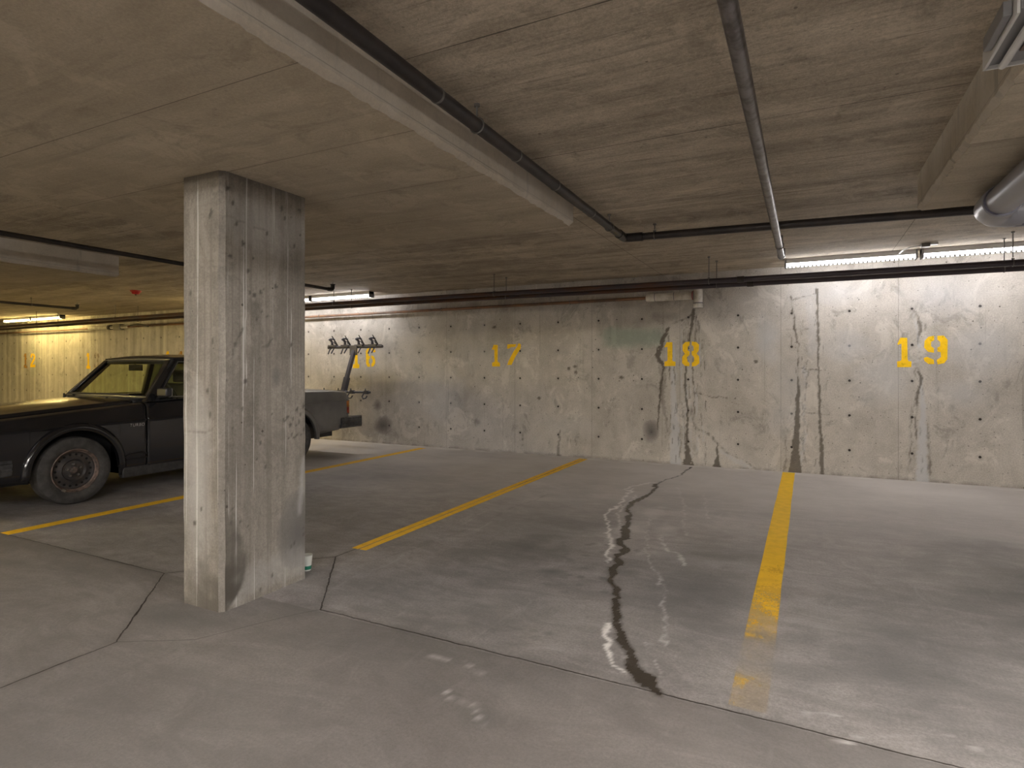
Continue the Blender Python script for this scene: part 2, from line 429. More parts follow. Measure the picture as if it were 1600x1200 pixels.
def sub(mb, off):
    mb.v = [(a-off[0], b-off[1], c-off[2]) for a, b, c in mb.v]; return mb

# ------------------------------------------------------------ mask painting (stain and shade shapes on fine grids)
rs = np.random.RandomState(5); TAB = rs.rand(256, 256)
def vn(x, y):
    xi = np.floor(x).astype(int); yi = np.floor(y).astype(int); fx = x-xi; fy = y-yi
    fx = fx*fx*(3-2*fx); fy = fy*fy*(3-2*fy)
    g = lambda i, j: TAB[(xi+i) % 256, (yi+j) % 256]
    return (g(0, 0)*(1-fx)+g(1, 0)*fx)*(1-fy)+(g(0, 1)*(1-fx)+g(1, 1)*fx)*fy
def fbm(x, y, o=5):
    t = 0; a = .5; 
    for k in range(o): t = t+a*vn(x*2**k+17*k, y*2**k+31*k); a *= .5
    return t*1.03
def sstep(a, b, x):
    t = np.clip((x-a)/(b-a), 0, 1); return t*t*(3-2*t)
def stroke(U, V, pts, widths, rag=.5, soft=.006, fr=22, amp=.016, brk=True):
    """coverage of a ragged stroke through pts with full widths"""
    ws = widths if hasattr(widths, '__len__') else [widths]*len(pts)
    if len(ws) != len(pts): ws = list(np.interp(np.linspace(0, 1, len(pts)), np.linspace(0, 1, len(ws)), ws))
    P = np.array(pts); mg = .15+max(ws)
    m = (U > P[:, 0].min()-mg) & (U < P[:, 0].max()+mg) & (V > P[:, 1].min()-mg) & (V < P[:, 1].max()+mg)
    out = np.zeros(U.shape)
    if not m.any(): return out
    u = U[m]; v = V[m]
    u2 = u+(fbm(u*fr, v*fr)-.5)*amp*2; v2 = v+(fbm(u*fr+50, v*fr+9)-.5)*amp*2
    best = np.full(u.shape, 9.)
    for i in range(len(P)-1):
        a, b = P[i], P[i+1]; d = b-a; L = (d**2).sum()+1e-9
        t = np.clip(((u2-a[0])*d[0]+(v2-a[1])*d[1])/L, 0, 1)
        dist = np.hypot(u2-a[0]-d[0]*t, v2-a[1]-d[1]*t)
        wd = (ws[i]*(1-t)+ws[i+1]*t)/2*(1+rag*(fbm(u*fr*1.7+5, v*fr*1.7)-.5)*2)
        best = np.minimum(best, dist-wd)
    out[m] = 1-sstep(-soft, soft, best)
    if max(ws) < .036 and rag >= .8 and brk:
        out[m] *= .25+.75*sstep(.38, .56, fbm(u*31+3, v*19+8))
    return out
def blob(U, V, c, r, pw=1., fr=9, amp=.5):
    if r[0] < .036: return sstep(.05, .4, 1-np.hypot((U-c[0])/r[0], (V-c[1])/r[1])+(fbm(U*40, V*40)-.5)*.7)
    d = np.hypot((U-c[0])/r[0], (V-c[1])/r[1])+(fbm(U*fr, V*fr)-.5)*amp
    return np.clip(1-d, 0, 1)**pw
def grid_mesh(name, us, vs, fn, mat, maskfn=None):
    U, V = np.meshgrid(us, vs, indexing='ij'); pts = fn(U, V)
    nu, nv = len(us), len(vs)
    me = bpy.data.meshes.new(name)
    co_ = np.stack([a.ravel() for a in pts], 1).astype(np.float32)
    me.vertices.add(nu*nv); me.vertices.foreach_set('co', co_.ravel())
    i = np.arange((nu-1)*(nv-1)); a = (i//(nv-1))*nv+i % (nv-1)
    q = np.stack([a, a+nv, a+nv+1, a+1], 1)
    nf = len(q); me.loops.add(nf*4); me.loops.foreach_set('vertex_index', q.ravel())
    me.polygons.add(nf); me.polygons.foreach_set('loop_start', np.arange(0, nf*4, 4)); me.polygons.foreach_set('loop_total', np.full(nf, 4))
    me.update(calc_edges=True); me.validate()
    if maskfn:
        ms = maskfn(U, V); at = me.color_attributes.new('mask', 'FLOAT_COLOR', 'POINT')
        at.data.foreach_set('color', np.clip(np.stack([k.ravel() for k in ms], 1), 0, 1).astype(np.float32).ravel())
    me.materials.append(mat)
    o = bpy.data.objects.new(name, me); C.objects.link(o); return o
def knots(*spans):
    """(start, end, step) spans joined to one sorted array"""
    out = []
    for a, b, st in spans: out += list(np.linspace(a, b, max(2, int(round((b-a)/st))+1)))
    return np.array(sorted(set(np.round(out, 5))))

def mask_wall(U, V):
    S = lambda pts, w_, **k: stroke(U, V, pts, w_, **k)
    dk = np.zeros(U.shape); wh = dk.copy(); gr = dk.copy(); sm = dk.copy()
    def D(a, k=1.):
        nonlocal dk; dk = np.maximum(dk, a*k)
    def Wt(a, k=1.):
        nonlocal wh; wh = np.maximum(wh, a*k)
    # bay 18 leak
    D(S([(-1.27, 1.95), (-1.31, 1.69), (-1.36, 1.38), (-1.38, 1.0), (-1.35, .69), (-1.36, .28), (-1.35, .14), (-1.34, 0)], [.05, .03, .02, .025, .03, .03, .06, .13], rag=.8), .85)
    D(S([(-1.24, 1.93), (-1.25, 1.6), (-1.29, 1.3), (-1.27, .9), (-1.27, .5)], .012, rag=1.), .8)
    D(S([(-1.27, 1.94), (-1.33, 1.87), (-1.39, 1.85), (-1.54, 1.79)], .022, rag=1), .8)
    for q in range(9):
        x = -1.44+q*.028
        D(S([(x+.02, 1.9-abs(q-4)*.03), (x+.01, 1.6), (x-.01, 1.25+.06*(q % 3))], .007, rag=1, amp=.01), .6)
    D(S([(-1.59, 1.73), (-1.66, 1.6), (-1.68, 1.5), (-1.73, 1.38), (-1.66, 1.28), (-1.65, 1.22), (-1.69, .97), (-1.70, .77), (-1.73, .42)], [.04, .05, .06, .07, .05, .03, .03, .02, .008], rag=.9), .9)
    D(S([(-1.66, 1.25), (-1.66, .8), (-1.6, .4)], [.09, .05, .01], rag=1), .35)
    Wt(S([(-1.53, 1.51), (-1.53, 1.06), (-1.51, .56), (-1.50, .03)], [.04, .05, .09, .14], rag=.4, soft=.015), .72)
    Wt(S([(-1.42, 1.75), (-1.43, 1.2), (-1.40, .6), (-1.40, .1)], .018, rag=1), .55)
    Wt(S([(-1.31, 1.2), (-1.31, .6), (-1.30, .1)], .014, rag=1), .5)
    D(S([(-1.25, .91), (-1.17, .90), (-1.12, .88), (-1.06, .86), (-.97, .875), (-.88, .86)], .012, rag=1), .9)
    D(S([(-1.30, .7), (-1.27, .55), (-1.24, .47), (-1.09, .4), (-.97, .27), (-.88, .18), (-.68, .11), (-.56, .03)], [.012, .02, .035, .03, .035, .02, .012, .02], rag=.9), .6)
    Wt(S([(-.95, .2), (-.8, .1), (-.62, .04)], [.03, .06, .05], rag=1), .4)
    D(S([(-.99, .3), (-.99, .12), (-.99, 0)], [.015, .03, .09], rag=.6), .85)
    for q in range(46):
        x = -1.62+R.random()*.5; z = .1+R.random()*1.75; L_ = .03+R.random()*.16
        D(S([(x, z), (x+R.uniform(-.01, .01), z-L_)], .004+R.random()*.008, rag=.7), .75)
    for q in range(16):
        x = -1.55+R.random()*.4; z = .2+R.random()*1.4
        Wt(S([(x, z), (x+R.uniform(-.01, .01), z-.1-R.random()*.25)], .006+R.random()*.008, rag=.7), .7)
    for q in range(40):
        x = R.choice((-.12, -.03, .12, 1.05, 1.12))+R.gauss(0, .035); z = .1+R.random()*1.8
        D(S([(x, z), (x+R.uniform(-.01, .01), z-.03-R.random()*.09)], .004+R.random()*.006, rag=.7), .6)
    # leak between 18 and 19
    D(S([(-.17, 2.07), (-.15, 1.89), (-.12, 1.66), (-.09, 1.48), (-.09, 1.1)], [.012, .025, .02, .016, .012], rag=1.), .85)
    D(S([(-.09, 1.12), (-.095, .9), (-.10, .61), (-.12, .26), (-.12, .1), (-.12, 0)], [.012, .04, .055, .075, .11, .14], rag=.25), .8)
    D(S([(-.22, .42), (-.22, .2), (-.24, 0)], [.006, .02, .03], rag=1), .5)
    D(S([(.10, 2.13), (.12, 1.65), (.115, 1.22), (.13, .91), (.13, .71), (.15, .39), (.155, 0)], [.03, .022, .016, .02, .022, .035, .05], rag=.5), .8)
    Wt(S([(-.02, 1.25), (-.03, .9), (-.03, .5), (-.05, .1)], .035, rag=1., amp=.03), .5)
    D(S([(-.01, 1.2), (-.02, .85), (-.04, .5), (-.05, .3)], .010, rag=1., amp=.05), .6)
    Wt(S([(.03, 2.0), (.06, 1.7), (.05, 1.4)], .09, rag=.5, soft=.03), .3)
    for a, b in (((-.01, .72), (.22, .69)), ((-.09, 1.22), (.19, 1.21)), ((-.22, 1.69), (.01, 1.68)), ((-.15, 2.02), (.12, 2.1))):
        D(S([a, ((a[0]+b[0])/2, (a[1]+b[1])/2-.01), b], .010, rag=1, amp=.02), .8)
    # leak at 19
    D(S([(1.03, 1.86), (1.08, 1.76), (1.10, 1.62), (1.07, 1.5)], [.01, .025, .03, .01], rag=1), .7)
    Wt(S([(1.04, 1.8), (1.05, 1.7), (1.08, 1.58), (1.07, 1.3)], .02, rag=1), .7)
    D(S([(1.07, 1.22), (1.10, 1.12), (1.09, 1.03), (1.06, .82), (1.05, .65), (1.06, .44)], [.012, .03, .02, .022, .02, .008], rag=.9), .8)
    D(S([(1.07, .95), (1.02, .75), (1.0, .55), (1.01, .4), (.99, .11)], .012, rag=1), .65)
    D(S([(1.17, .71), (1.16, .5), (1.18, .29), (1.17, .08)], [.01, .015, .03, .03], rag=1), .6)
    Wt(S([(1.10, 1.1), (1.12, .8), (1.11, .4), (1.11, 0)], [.02, .05, .08, .11], rag=.4, soft=.015), .72)
    # small cracks
    D(S([(-3.08, .36), (-3.1, .2), (-3.11, 0)], [.02, .025, .04], rag=1), .6)
    D(S([(-3.66, .3), (-3.67, .08)], .007, rag=1), .7)
    D(S([(-6.9, .95), (-6.92, .6)], .006), .6)
    for (x, z) in ((-4.12, 1.83), (-2.86, 1.25), (-2.84, 1.17), (-2.95, 1.22), (-3.4, .8), (-2.2, 1.1), (-.55, 1.3)):
        D(blob(U, V, (x, z), (.03, .03), .5, 30), .8)
    # pale scuffed patches
    for c, r, k in (((-.42, 1.55), (.16, .35), .6), ((.42, 1.45), (.30, .22), .5), ((.75, 1.12), (.35, .35), .42), ((1.62, 1.4), (.28, .38), .5), ((1.45, .95), (.3, .2), .4),
                    ((-5.1, .8), (.5, .6), .35), ((-4.5, 1.5), (.6, .5), .25), ((-5.6, 1.2), (.5, .9), .3), ((.3, 2.1), (.5, .2), .45), ((1.3, 2.0), (.45, .3), .4), ((-3.0, .42), (.5, .2), .2), ((-.2, .8), (.25, .5), .35)):
        Wt(blob(U, V, c, r, .7, 6, .9), k)
    gr = S([(-2.34, 1.64), (-1.9, 1.63), (-1.72, 1.62)], [.26, .22, .2], rag=.3, soft=.07, fr=7)*.8
    gr = np.maximum(gr, S([(-16.9, 2.2), (-16.95, 1.2)], .3, soft=.1)*.25)
    sm = np.maximum(sm, blob(U, V, (-6.17, .29), (.20, .17), .6, 8, .4)*.85)
    sm = np.maximum(sm, blob(U, V, (-6.30, .62), (.10, .11), .7, 8, .4)*.7)
    sm = np.maximum(sm, blob(U, V, (-1.81, .40), (.12, .16), .6, 8, .5)*.85)
    sm = np.maximum(sm, blob(U, V, (-4.4, .42), (.06, .05), .7)*.5)
    sm = np.maximum(sm, S([(-1.5, 1.88), (-1.75, 1.9)], .08, soft=.05)*.3)
    return dk, wh, gr, sm

TR = [(-1.28, 7.5), (-1.29, 6.89), (-1.41, 6.32), (-1.44, 6.2), (-1.37, 6.03), (-1.36, 5.78), (-1.39, 5.47), (-1.42, 5.24), (-1.4, 5.0), (-1.33, 4.89), (-1.27, 4.62), (-1.24, 4.41), (-1.16, 4.16), (-1.17, 4.03), (-1.09, 3.89), (-1.09, 3.72), (-1.04, 3.57), (-1.06, 3.49), (-1.02, 3.32), (-.94, 3.12), (-.87, 2.91), (-.81, 2.75), (-.77, 2.61), (-.71, 2.51), (-.64, 2.38), (-.59, 2.31), (-.53, 2.26), (-.50, 2.205)]
TW = [.85*q for q in [.03, .02, .02, .07, .05, .04, .05, .06, .045, .05, .06, .06, .08, .06, .07, .05, .06, .05, .045, .045, .05, .045, .055, .05, .06, .08, .09, .05]]
def mask_floor(U, V):
    S = lambda pts, w_, **k: stroke(U, V, pts, w_, **k)
    dk = S(TR, TW, rag=.8, soft=.006, fr=11, amp=.03)*.93
    dk = np.maximum(dk, S([(-2.52, 2.80), (-2.42, 3.01), (-2.38, 3.29), (-2.29, 3.73), (-2.29, 4.57), (-2.25, 5.33)], .012, rag=1., fr=9, amp=.05)*.5)
    wh = np.zeros(U.shape)
    for pts, wd, k in (([(-1.45, 6.3), (-1.5, 6.27), (-1.62, 5.97), (-1.64, 5.83), (-1.56, 5.74)], .05, .55),
                       ([(-1.57, 5.9), (-1.55, 5.56), (-1.49, 5.1), (-1.51, 4.76), (-1.38, 4.41), (-1.28, 4.1), (-1.19, 3.9), (-1.13, 3.55)], [.03, .03, .035, .03, .035, .03, .03, .02], .85),
                       ([(-1.45, 5.6), (-1.45, 4.98), (-1.37, 4.66), (-1.26, 4.39)], .022, .5),
                       ([(-.80, 2.76), (-.85, 2.69), (-.84, 2.62), (-.77, 2.5), (-.72, 2.39), (-.65, 2.28)], [.015, .03, .028, .03, .025, .02], .75),
                       ([(-.76, 2.6), (-.67, 2.45), (-.62, 2.36)], .012, .5),
                       ([(-1.15, 4.9), (-1.1, 4.5), (-1.01, 4.11), (-.88, 3.67), (-.7, 3.28), (-.65, 3.02), (-.59, 2.83), (-.56, 2.63)], .02, .30),
                       ([(-.95, 4.3), (-.85, 4.01), (-.76, 3.94), (-.67, 3.73)], .035, .38), ([(-.62, 2.6), (-.56, 2.47), (-.51, 2.33)], .012, .35),
                       ([(-1.2, 6.2), (-1.0, 5.5), (-.9, 4.9), (-.78, 4.4)], .03, .25), ([(-.9, 6.0), (-.78, 5.3), (-.72, 4.9)], .02, .3),
                       ([(-1.42, 2.07), (-1.25, 2.09), (-1.12, 2.04)], .02, .2), ([(-1.2, 1.85), (-1.08, 1.82), (-.96, 1.75)], .02, .35),
                       ([(-.02, 2.3), (.04, 2.36), (.1, 2.33)], .03, .4), ([(.1, 2.2), (.16, 2.25)], .02, .4), ([(.4, 2.4), (.62, 2.2)], .012, .3), ([(.75, 2.55), (1.0, 2.3)], .012, .3)):
        wh = np.maximum(wh, S(pts, [q*.62 for q in wd] if hasattr(wd, '__len__') else wd*.62, rag=1., soft=.007, fr=17, amp=.04, brk=k < .5)*min(1, k*1.35))
    for c, r, k in (((-1.15, 5.0), (.12, .3), .35), ((-1.2, 4.4), (.12, .22), .35), ((-.95, 4.5), (.1, .2), .3), ((-1.25, 5.9), (.2, .25), .2)):
        wh = np.maximum(wh, blob(U, V, c, r, .8, 14, 1.2)*k)
    # efflorescence at the foot of the wall
    wh = np.maximum(wh, (V > 7.5)*sstep(.50, .62, fbm(U*7, V*20))*.7)
    sm = np.zeros(U.shape)
    for c, r, k in (((-1.36, 3.25), (.14, .12), .8), ((-1.25, 3.45), (.25, .25), .35), ((-1.2, 3.1), (.3, .2), .3), ((-1.13, 2.48), (.035, .03), .6), ((-1.06, 2.49), (.035, .03), .6), ((-1.09, 2.42), (.03, .03), .5), ((-1.2, 2.47), (.03, .03), .5),
                    ((-1.02, 1.78), (.12, .08), .5), ((-1.25, 1.87), (.14, .08), .4), ((-2.72, 1.85), (.35, .16), .6), ((-6.6, 3.1), (.9, .5), .8), ((-6.0, 6.1), (.5, .3), .5), ((-1.3, 2.85), (.12, .1), .35), ((-1.1, 2.9), (.06, .05), .4),
                    ((-6.6, 4.6), (.5, 1.6), .5), ((1.3, 3.6), (.9, 1.7), .75), ((-.55, 3.3), (.6, 1.3), .62), ((.35, 2.9), (.7, 1.0), .75), ((2.2, 3.0), (.9, 1.2), .6), ((-1.5, 2.5), (1.3, .7), .55), ((.9, 2.5), (1.6, .8), .6), ((2.9, 2.6), (1.3, .9), .55), ((-4.2, 2.6), (1.6, .8), .4), ((1.0, 1.2), (1.8, .9), .45), ((-2.2, 1.0), (1.5, .7), .3), ((-1.7, 3.6), (.5, 1.5), .5), ((-3.9, 2.9), (1.2, .5), .4), ((-2.0, 4.4), (.35, 1.5), .25), ((-4.0, 3.6), (.9, 1.0), .3)):  # the broad blobs darken bay fronts and lane in place of dimmer light
        sm = np.maximum(sm, blob(U, V, c, r, .8, 5, .7)*k)
    for q in range(34):
        c = (-1.22+R.gauss(0, .16), 3.35+R.gauss(0, .35))
        sm = np.maximum(sm, blob(U, V, c, (.035, .03), .7, 20, .4)*.45)
    gr = np.zeros(U.shape)
    return dk, wh, gr, sm

def mask_pillar_side(U, V):   # U = along Y, V = z, right face
    dk = np.zeros(U.shape)
    edge = np.interp(V, [0, .09, .19, .3, .41, .53], [.03, .11, .14, .12, .09, .02])
    wet = sstep(.012, -.012, (U-1.97)-edge+(fbm(U*20, V*20)-.5)*.03)*(V < .55)
    dk = wet*(.62+.36*sstep(.35, .6, fbm(U*9, V*7)))*(1-.25*sstep(0, .5, V))
    dk = np.maximum(dk, stroke(U, V, [(2.0, .53), (2.06, .42), (2.085, .3), (2.105, .19)], .008)*.4)
    dk = np.maximum(dk, stroke(U, V, [(2.01, 1.26), (2.06, 1.35), (2.095, 1.42)], [.003, .006, .012])*.8)
    dk = np.maximum(dk, stroke(U, V, [(2.21, 1.33), (2.25, 1.345), (2.28, 1.38)], [.004, .016, .01])*.7)
    dk = np.maximum(dk, stroke(U, V, [(1.98, 1.98), (2.1, 1.965), (2.25, 1.95)], .004)*.5)
    for c in ((2.05, 1.95), (2.015, 1.78), (2.09, 1.86), (2.12, 1.72), (2.3, 1.66), (2.16, 1.6), (2.34, 2.1), (2.47, 2.12), (2.0, 2.12), (2.03, 2.05), (2.2, 1.62), (2.41, 1.35), (2.45, .98), (2.5, 1.0), (2.1, 1.15), (2.4, .9)):
        dk = np.maximum(dk, blob(U, V, c, (.013, .016), .4, 30)*.9)
    for q in range(42):
        dk = np.maximum(dk, blob(U, V, (1.99+R.random()*.52, .03+R.random()*2.1), (.004+.006*R.random(), .005+.012*R.random()), .5, 30)*.85)
    for q in range(16):
        dk = np.maximum(dk, blob(U, V, (2.34+R.random()*.17, .82+R.random()*.14), (.010, .010), .5, 30)*.8)
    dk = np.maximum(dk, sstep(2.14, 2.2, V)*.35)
    sm = blob(U, V, (2.46, .29), (.15, .22), .4, 6, .5)*.95
    sm = np.maximum(sm, blob(U, V, (2.30, 1.17), (.04, .07), .6)*.7)
    wh = stroke(U, V, [(2.06, .08), (2.2, .12), (2.4, .12), (2.5, .1)], .14, soft=.06)*.25
    wh = np.maximum(wh, stroke(U, V, [(2.46, .4), (2.49, .55), (2.5, .7)], [.02, .04, .02], soft=.02)*.45)
    wh = np.maximum(wh, blob(U, V, (2.2, 1.98), (.45, .16), .7, 6, .6)*.35)
    return dk, wh, dk*0, sm
def mask_pillar_front(U, V):
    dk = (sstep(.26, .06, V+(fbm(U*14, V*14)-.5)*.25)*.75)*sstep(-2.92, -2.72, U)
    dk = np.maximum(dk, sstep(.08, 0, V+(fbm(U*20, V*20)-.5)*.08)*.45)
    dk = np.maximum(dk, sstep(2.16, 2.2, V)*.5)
    dk = np.maximum(dk, stroke(U, V, [(-2.9, .9), (-2.75, .89), (-2.66, .9)], .006)*.6)
    for c in ((-2.68, 1.98), (-2.67, 2.0), (-2.66, 1.35), (-2.68, .98), (-2.8, .42), (-2.75, .5), (-2.7, 1.1), (-2.83, 1.6)):
        dk = np.maximum(dk, blob(U, V, c, (.012, .02), .4, 30)*.9)
    wh = blob(U, V, (-2.78, .6), (.14, .6), .8, 5, .7)*.45
    return dk, wh, dk*0, dk*0

# ------------------------------------------------------------ the setting
us = knots((-24, -7.4, .25), (-7.4, -3.6, .03), (-3.6, -2.0, .02), (-2.0, 1.5, .011), (1.5, 9, .15))
o = grid_mesh('wall_back', us, knots((0, 2.42, .013)), lambda U, V: (U, U*0+WALLY, V), M['wall'], mask_wall)
tag(o, None, kind='structure')
us = knots((-24, -7.5, .3), (-7.5, -2.6, .08), (-2.6, -1.75, .02), (-1.75, -.3, .011), (-.3, 1.2, .03), (1.2, 9, .3))
vs = knots((-7, 1.6, .2), (1.6, 2.1, .03), (2.1, 7.65, .013))
o = grid_mesh('floor', us, vs, lambda U, V: (U, V, U*0), M['floor'], mask_floor); tag(o, None, kind='structure')
def slab(name, b, mat, **k):
    return tag(MB().box(*b).build(name, mat, **k), None, kind='structure')
slab('ceiling', (-24, 9, -7, 7.8, CEIL, CEIL+.2), M['ceiling'])
slab('wall_left', (-24.2, -24, -7, 7.8, 0, CEIL), M['plain'])
slab('wall_right', (9, 9.2, -7, 7.8, 0, CEIL), M['plain'])
slab('wall_front', (-24, 9, -7.2, -7, 0, CEIL), M['plain'])

# thickened slab panels over the pillars
def drop_panel(x0, x1, y0, y1, label):
    mb = MB(); rr = random.Random(int(x0*10)+90)
    ch = .012; step = .035
    # underside
    def edge_pts(ax):   # walk round, jagged lower edge
        pts = []
        for (a, b) in (((x0, y0), (x1, y0)), ((x1, y0), (x1, y1)), ((x1, y1), (x0, y1)), ((x0, y1), (x0, y0))):
            n = max(2, int(math.hypot(b[0]-a[0], b[1]-a[1])/step))
            for i in range(n): pts.append((a[0]+(b[0]-a[0])*i/n, a[1]+(b[1]-a[1])*i/n))
        return pts
    P = edge_pts(0); cx, cy = (x0+x1)/2, (y0+y1)/2; n = len(P)
    ring = lambda ins, z, jz=0: [(p[0]-math.copysign(ins, p[0]-cx)*(abs(p[0]-cx) > (x1-x0)/2-1e-4), p[1]-math.copysign(ins, p[1]-cy)*(abs(p[1]-cy) > (y1-y0)/2-1e-4), z+jz*rr.random()) for p in P]
    r0 = ring(0, CEIL+.02); r1 = ring(0, DROP+.016, .016)
    r2 = [(a-math.copysign(rr.random()*.018, a-cx)*(abs(a-cx) > (x1-x0)/2-.1), b, c) for a, b, c in ring(ch, DROP)]
    vs_ = r0+r1+r2; fs = []
    for k in (0, 1): fs += [(k*n+i, k*n+(i+1) % n, (k+1)*n+(i+1) % n, (k+1)*n+i) for i in range(n)]
    fs += [tuple(range(2*n, 3*n)), tuple(range(n))]
    mb.add(vs_, fs)
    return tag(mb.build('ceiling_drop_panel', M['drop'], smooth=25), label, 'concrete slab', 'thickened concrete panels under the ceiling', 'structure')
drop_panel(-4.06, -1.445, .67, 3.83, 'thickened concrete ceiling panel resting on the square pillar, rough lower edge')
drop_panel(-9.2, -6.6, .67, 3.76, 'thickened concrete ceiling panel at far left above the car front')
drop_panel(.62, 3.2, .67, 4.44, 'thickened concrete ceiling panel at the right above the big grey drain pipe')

# the pillar: one mesh, four faces and chamfered corners
def pillar():
    x0, x1, y0, y1, ch = -2.905, -2.595, 1.965, 2.53, .022
    parts = []
    def facegrid(us, fn, mf, flat):
        U, V = np.meshgrid(us, knots((0, DROP+.01, .011)), indexing='ij')
        return U, V, fn(U, V), mf(flat(U), V)
    zs = knots((0, DROP+.01, .011)); allv = []; allm = []; allf = []; off = 0
    zero = lambda U, V: (U*0,)*4
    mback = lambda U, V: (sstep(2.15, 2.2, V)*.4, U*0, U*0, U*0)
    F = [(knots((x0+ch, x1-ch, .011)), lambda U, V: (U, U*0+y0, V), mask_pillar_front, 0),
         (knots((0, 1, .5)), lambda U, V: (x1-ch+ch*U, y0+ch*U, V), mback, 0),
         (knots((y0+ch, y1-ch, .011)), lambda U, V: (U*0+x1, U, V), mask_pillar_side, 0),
         (knots((0, 1, .5)), lambda U, V: (x1-ch*U, y1-ch+ch*U, V), mback, 0),
         (knots((x0+ch, x1-ch, .03)), lambda U, V: (x0+x1-U, U*0+y1, V), mback, 0),
         (knots((0, 1, .5)), lambda U, V: (x0+ch-ch*U, y1-ch*U, V), mback, 0),
         (knots((y0+ch, y1-ch, .03)), lambda U, V: (U*0+x0, y0+y1-U, V), mback, 0),
         (knots((0, 1, .5)), lambda U, V: (x0+ch*U, y0+ch-ch*U, V), mback, 0)]
    for us_, fn, mf, _ in F:
        U, V = np.meshgrid(us_, zs, indexing='ij'); P = fn(U, V); m = mf(U, V)
        nu, nv = U.shape
        allv.append(np.stack([a.ravel() for a in P], 1)); allm.append(np.stack([a.ravel() for a in m], 1))
        i = np.arange((nu-1)*(nv-1)); a = (i//(nv-1))*nv+i % (nv-1)+off
        allf.append(np.stack([a, a+nv, a+nv+1, a+1], 1)); off += nu*nv
    v = np.concatenate(allv); m = np.concatenate(allm); f = np.concatenate(allf)
    # wander the corners a little, as cast concrete does
    j = (fbm(v[:, 0]*8+v[:, 1]*8, v[:, 2]*6)-.5)*.006
    v[:, 0] += j; v[:, 1] += j
    me = bpy.data.meshes.new('pillar'); me.from_pydata(v.tolist(), [], f.tolist())
    at = me.color_attributes.new('mask', 'FLOAT_COLOR', 'POINT')
    at.data.foreach_set('color', np.clip(m, 0, 1).astype(np.float32).ravel())
    me.materials.append(M['pillar'])
    o = bpy.data.objects.new('concrete_pillar', me); C.objects.link(o)
    return tag(o, 'square cast concrete pillar with damp stained foot between the car and bay 17', 'pillar')
pillar()

# ------------------------------------------------------------ painted bay lines and stencilled numbers
def line(x0, x1, y0, y1, mat, label, strips=1):
    mb = MB(); n = 24; gap = .012
    ws_ = [(x0, x1)] if strips == 1 else [(x0, (x0+x1)/2-gap/2), ((x0+x1)/2+gap/2, x1)]
    for a, b in ws_:
        L = [(a+R.uniform(-.002, .002), y0+(y1-y0)*i/n) for i in range(n+1)]; Rr = [(b+R.uniform(-.002, .002), p[1]) for p in L]
        poly = L+Rr[::-1]
        mb.prism(poly, lambda u, v: (u, v, .0002), lambda u, v: (u, v, .0014))
    return tag(mb.build('parking_line', mat), label, 'painted line', 'yellow bay lines on the floor')
line(-5.335, -5.215, 2.2, 7.47, M['paint'], 'yellow bay line nearest the car, running behind the pillar')
line(-2.755, -2.635, 3.08, 7.54, M['paint'], 'yellow bay line split by a floor joint between bays 17 and 18', 2)
line(-.255, -.125, 2.25, 7.62, M['paint_worn'], 'worn yellow bay line between bays 18 and 19, fading toward the front')
line(-7.93, -7.81, 2.3, 7.5, M['paint'], 'yellow bay line on the far side under the car')

DG = {'1': [[(0, .80), (.22, 1), (.72, 1), (.72, .24), (.80, .20), (1, .19), (1, 0), (0, 0), (0, .19), (.2, .2), (.30, .24), (.30, .80), (.06, .76)]],
      '7': [[(.0, .80), (.02, 1), (.70, 1), (.60, .86), (.30, .86), (.10, .78)], [(.78, 1), (.9, 1.03), (1, .98), (1, .80), (.62, .42), (.34, 0), (0, 0), (.10, .2), (.45, .62), (.74, .88)]],
      '8': [[(.44, 1), (.2, .98), (.05, .87), (.05, .65), (.17, .52), (.02, .40), (.02, .14), (.2, .02), (.44, 0), (.44, .15), (.33, .20), (.30, .38), (.44, .46), (.44, .60), (.34, .64), (.33, .80), (.44, .85)]],
      '9': [[(.44, 1), (.2, .97), (.02, .82), (.02, .60), (.18, .45), (.44, .40), (.44, .56), (.32, .62), (.31, .78), (.44, .84)],
            [(.58, 1), (.85, .99), (1, .84), (1, .18), (.85, .05), (.60, 0), (.54, .1), (.56, .17), (.72, .26), (.72, .42), (.56, .45), (.58, .58), (.70, .62), (.70, .78), (.56, .86)],
            [(0, .24), (.15, .27), (.42, .16), (.44, .02), (.2, .01), (.03, .12)]],
      '2': [[(.03, .70), (.08, .88), (.25, .99), (.46, 1), (.46, .85), (.32, .80), (.28, .70)], [(.56, 1), (.85, .94), (1, .75), (.90, .52), (.40, .2), (1, .2), (1, 0), (0, 0), (0, .2), (.62, .60), (.68, .74), (.56, .85)]],
      '3': [[(.05, .75), (.1, .92), (.3, 1), (.46, 1), (.46, .86), (.3, .8), (.26, .72)], [(.56, 1), (.85, .95), (.98, .75), (.82, .52), (1, .28), (.85, .05), (.56, 0), (.56, .15), (.7, .27), (.55, .45), (.55, .58), (.68, .72), (.56, .85)], [(.05, .27), (.26, .28), (.3, .2), (.46, .14), (.46, 0), (.25, 0), (.08, .1)]],
      '4': [[(.46, 1), (.74, 1), (.74, .42), (1, .42), (1, .24), (.74, .24), (.74, 0), (.46, 0)], [(.38, .95), (.38, .66), (.26, .42), (.38, .42), (.38, .24), (0, .24), (0, .42)]]}
DG['8'].append([(1-a, b) for a, b in DG['8'][0]])
DG['6'] = [[(1-a, 1-b) for a, b in p] for p in DG['9']]
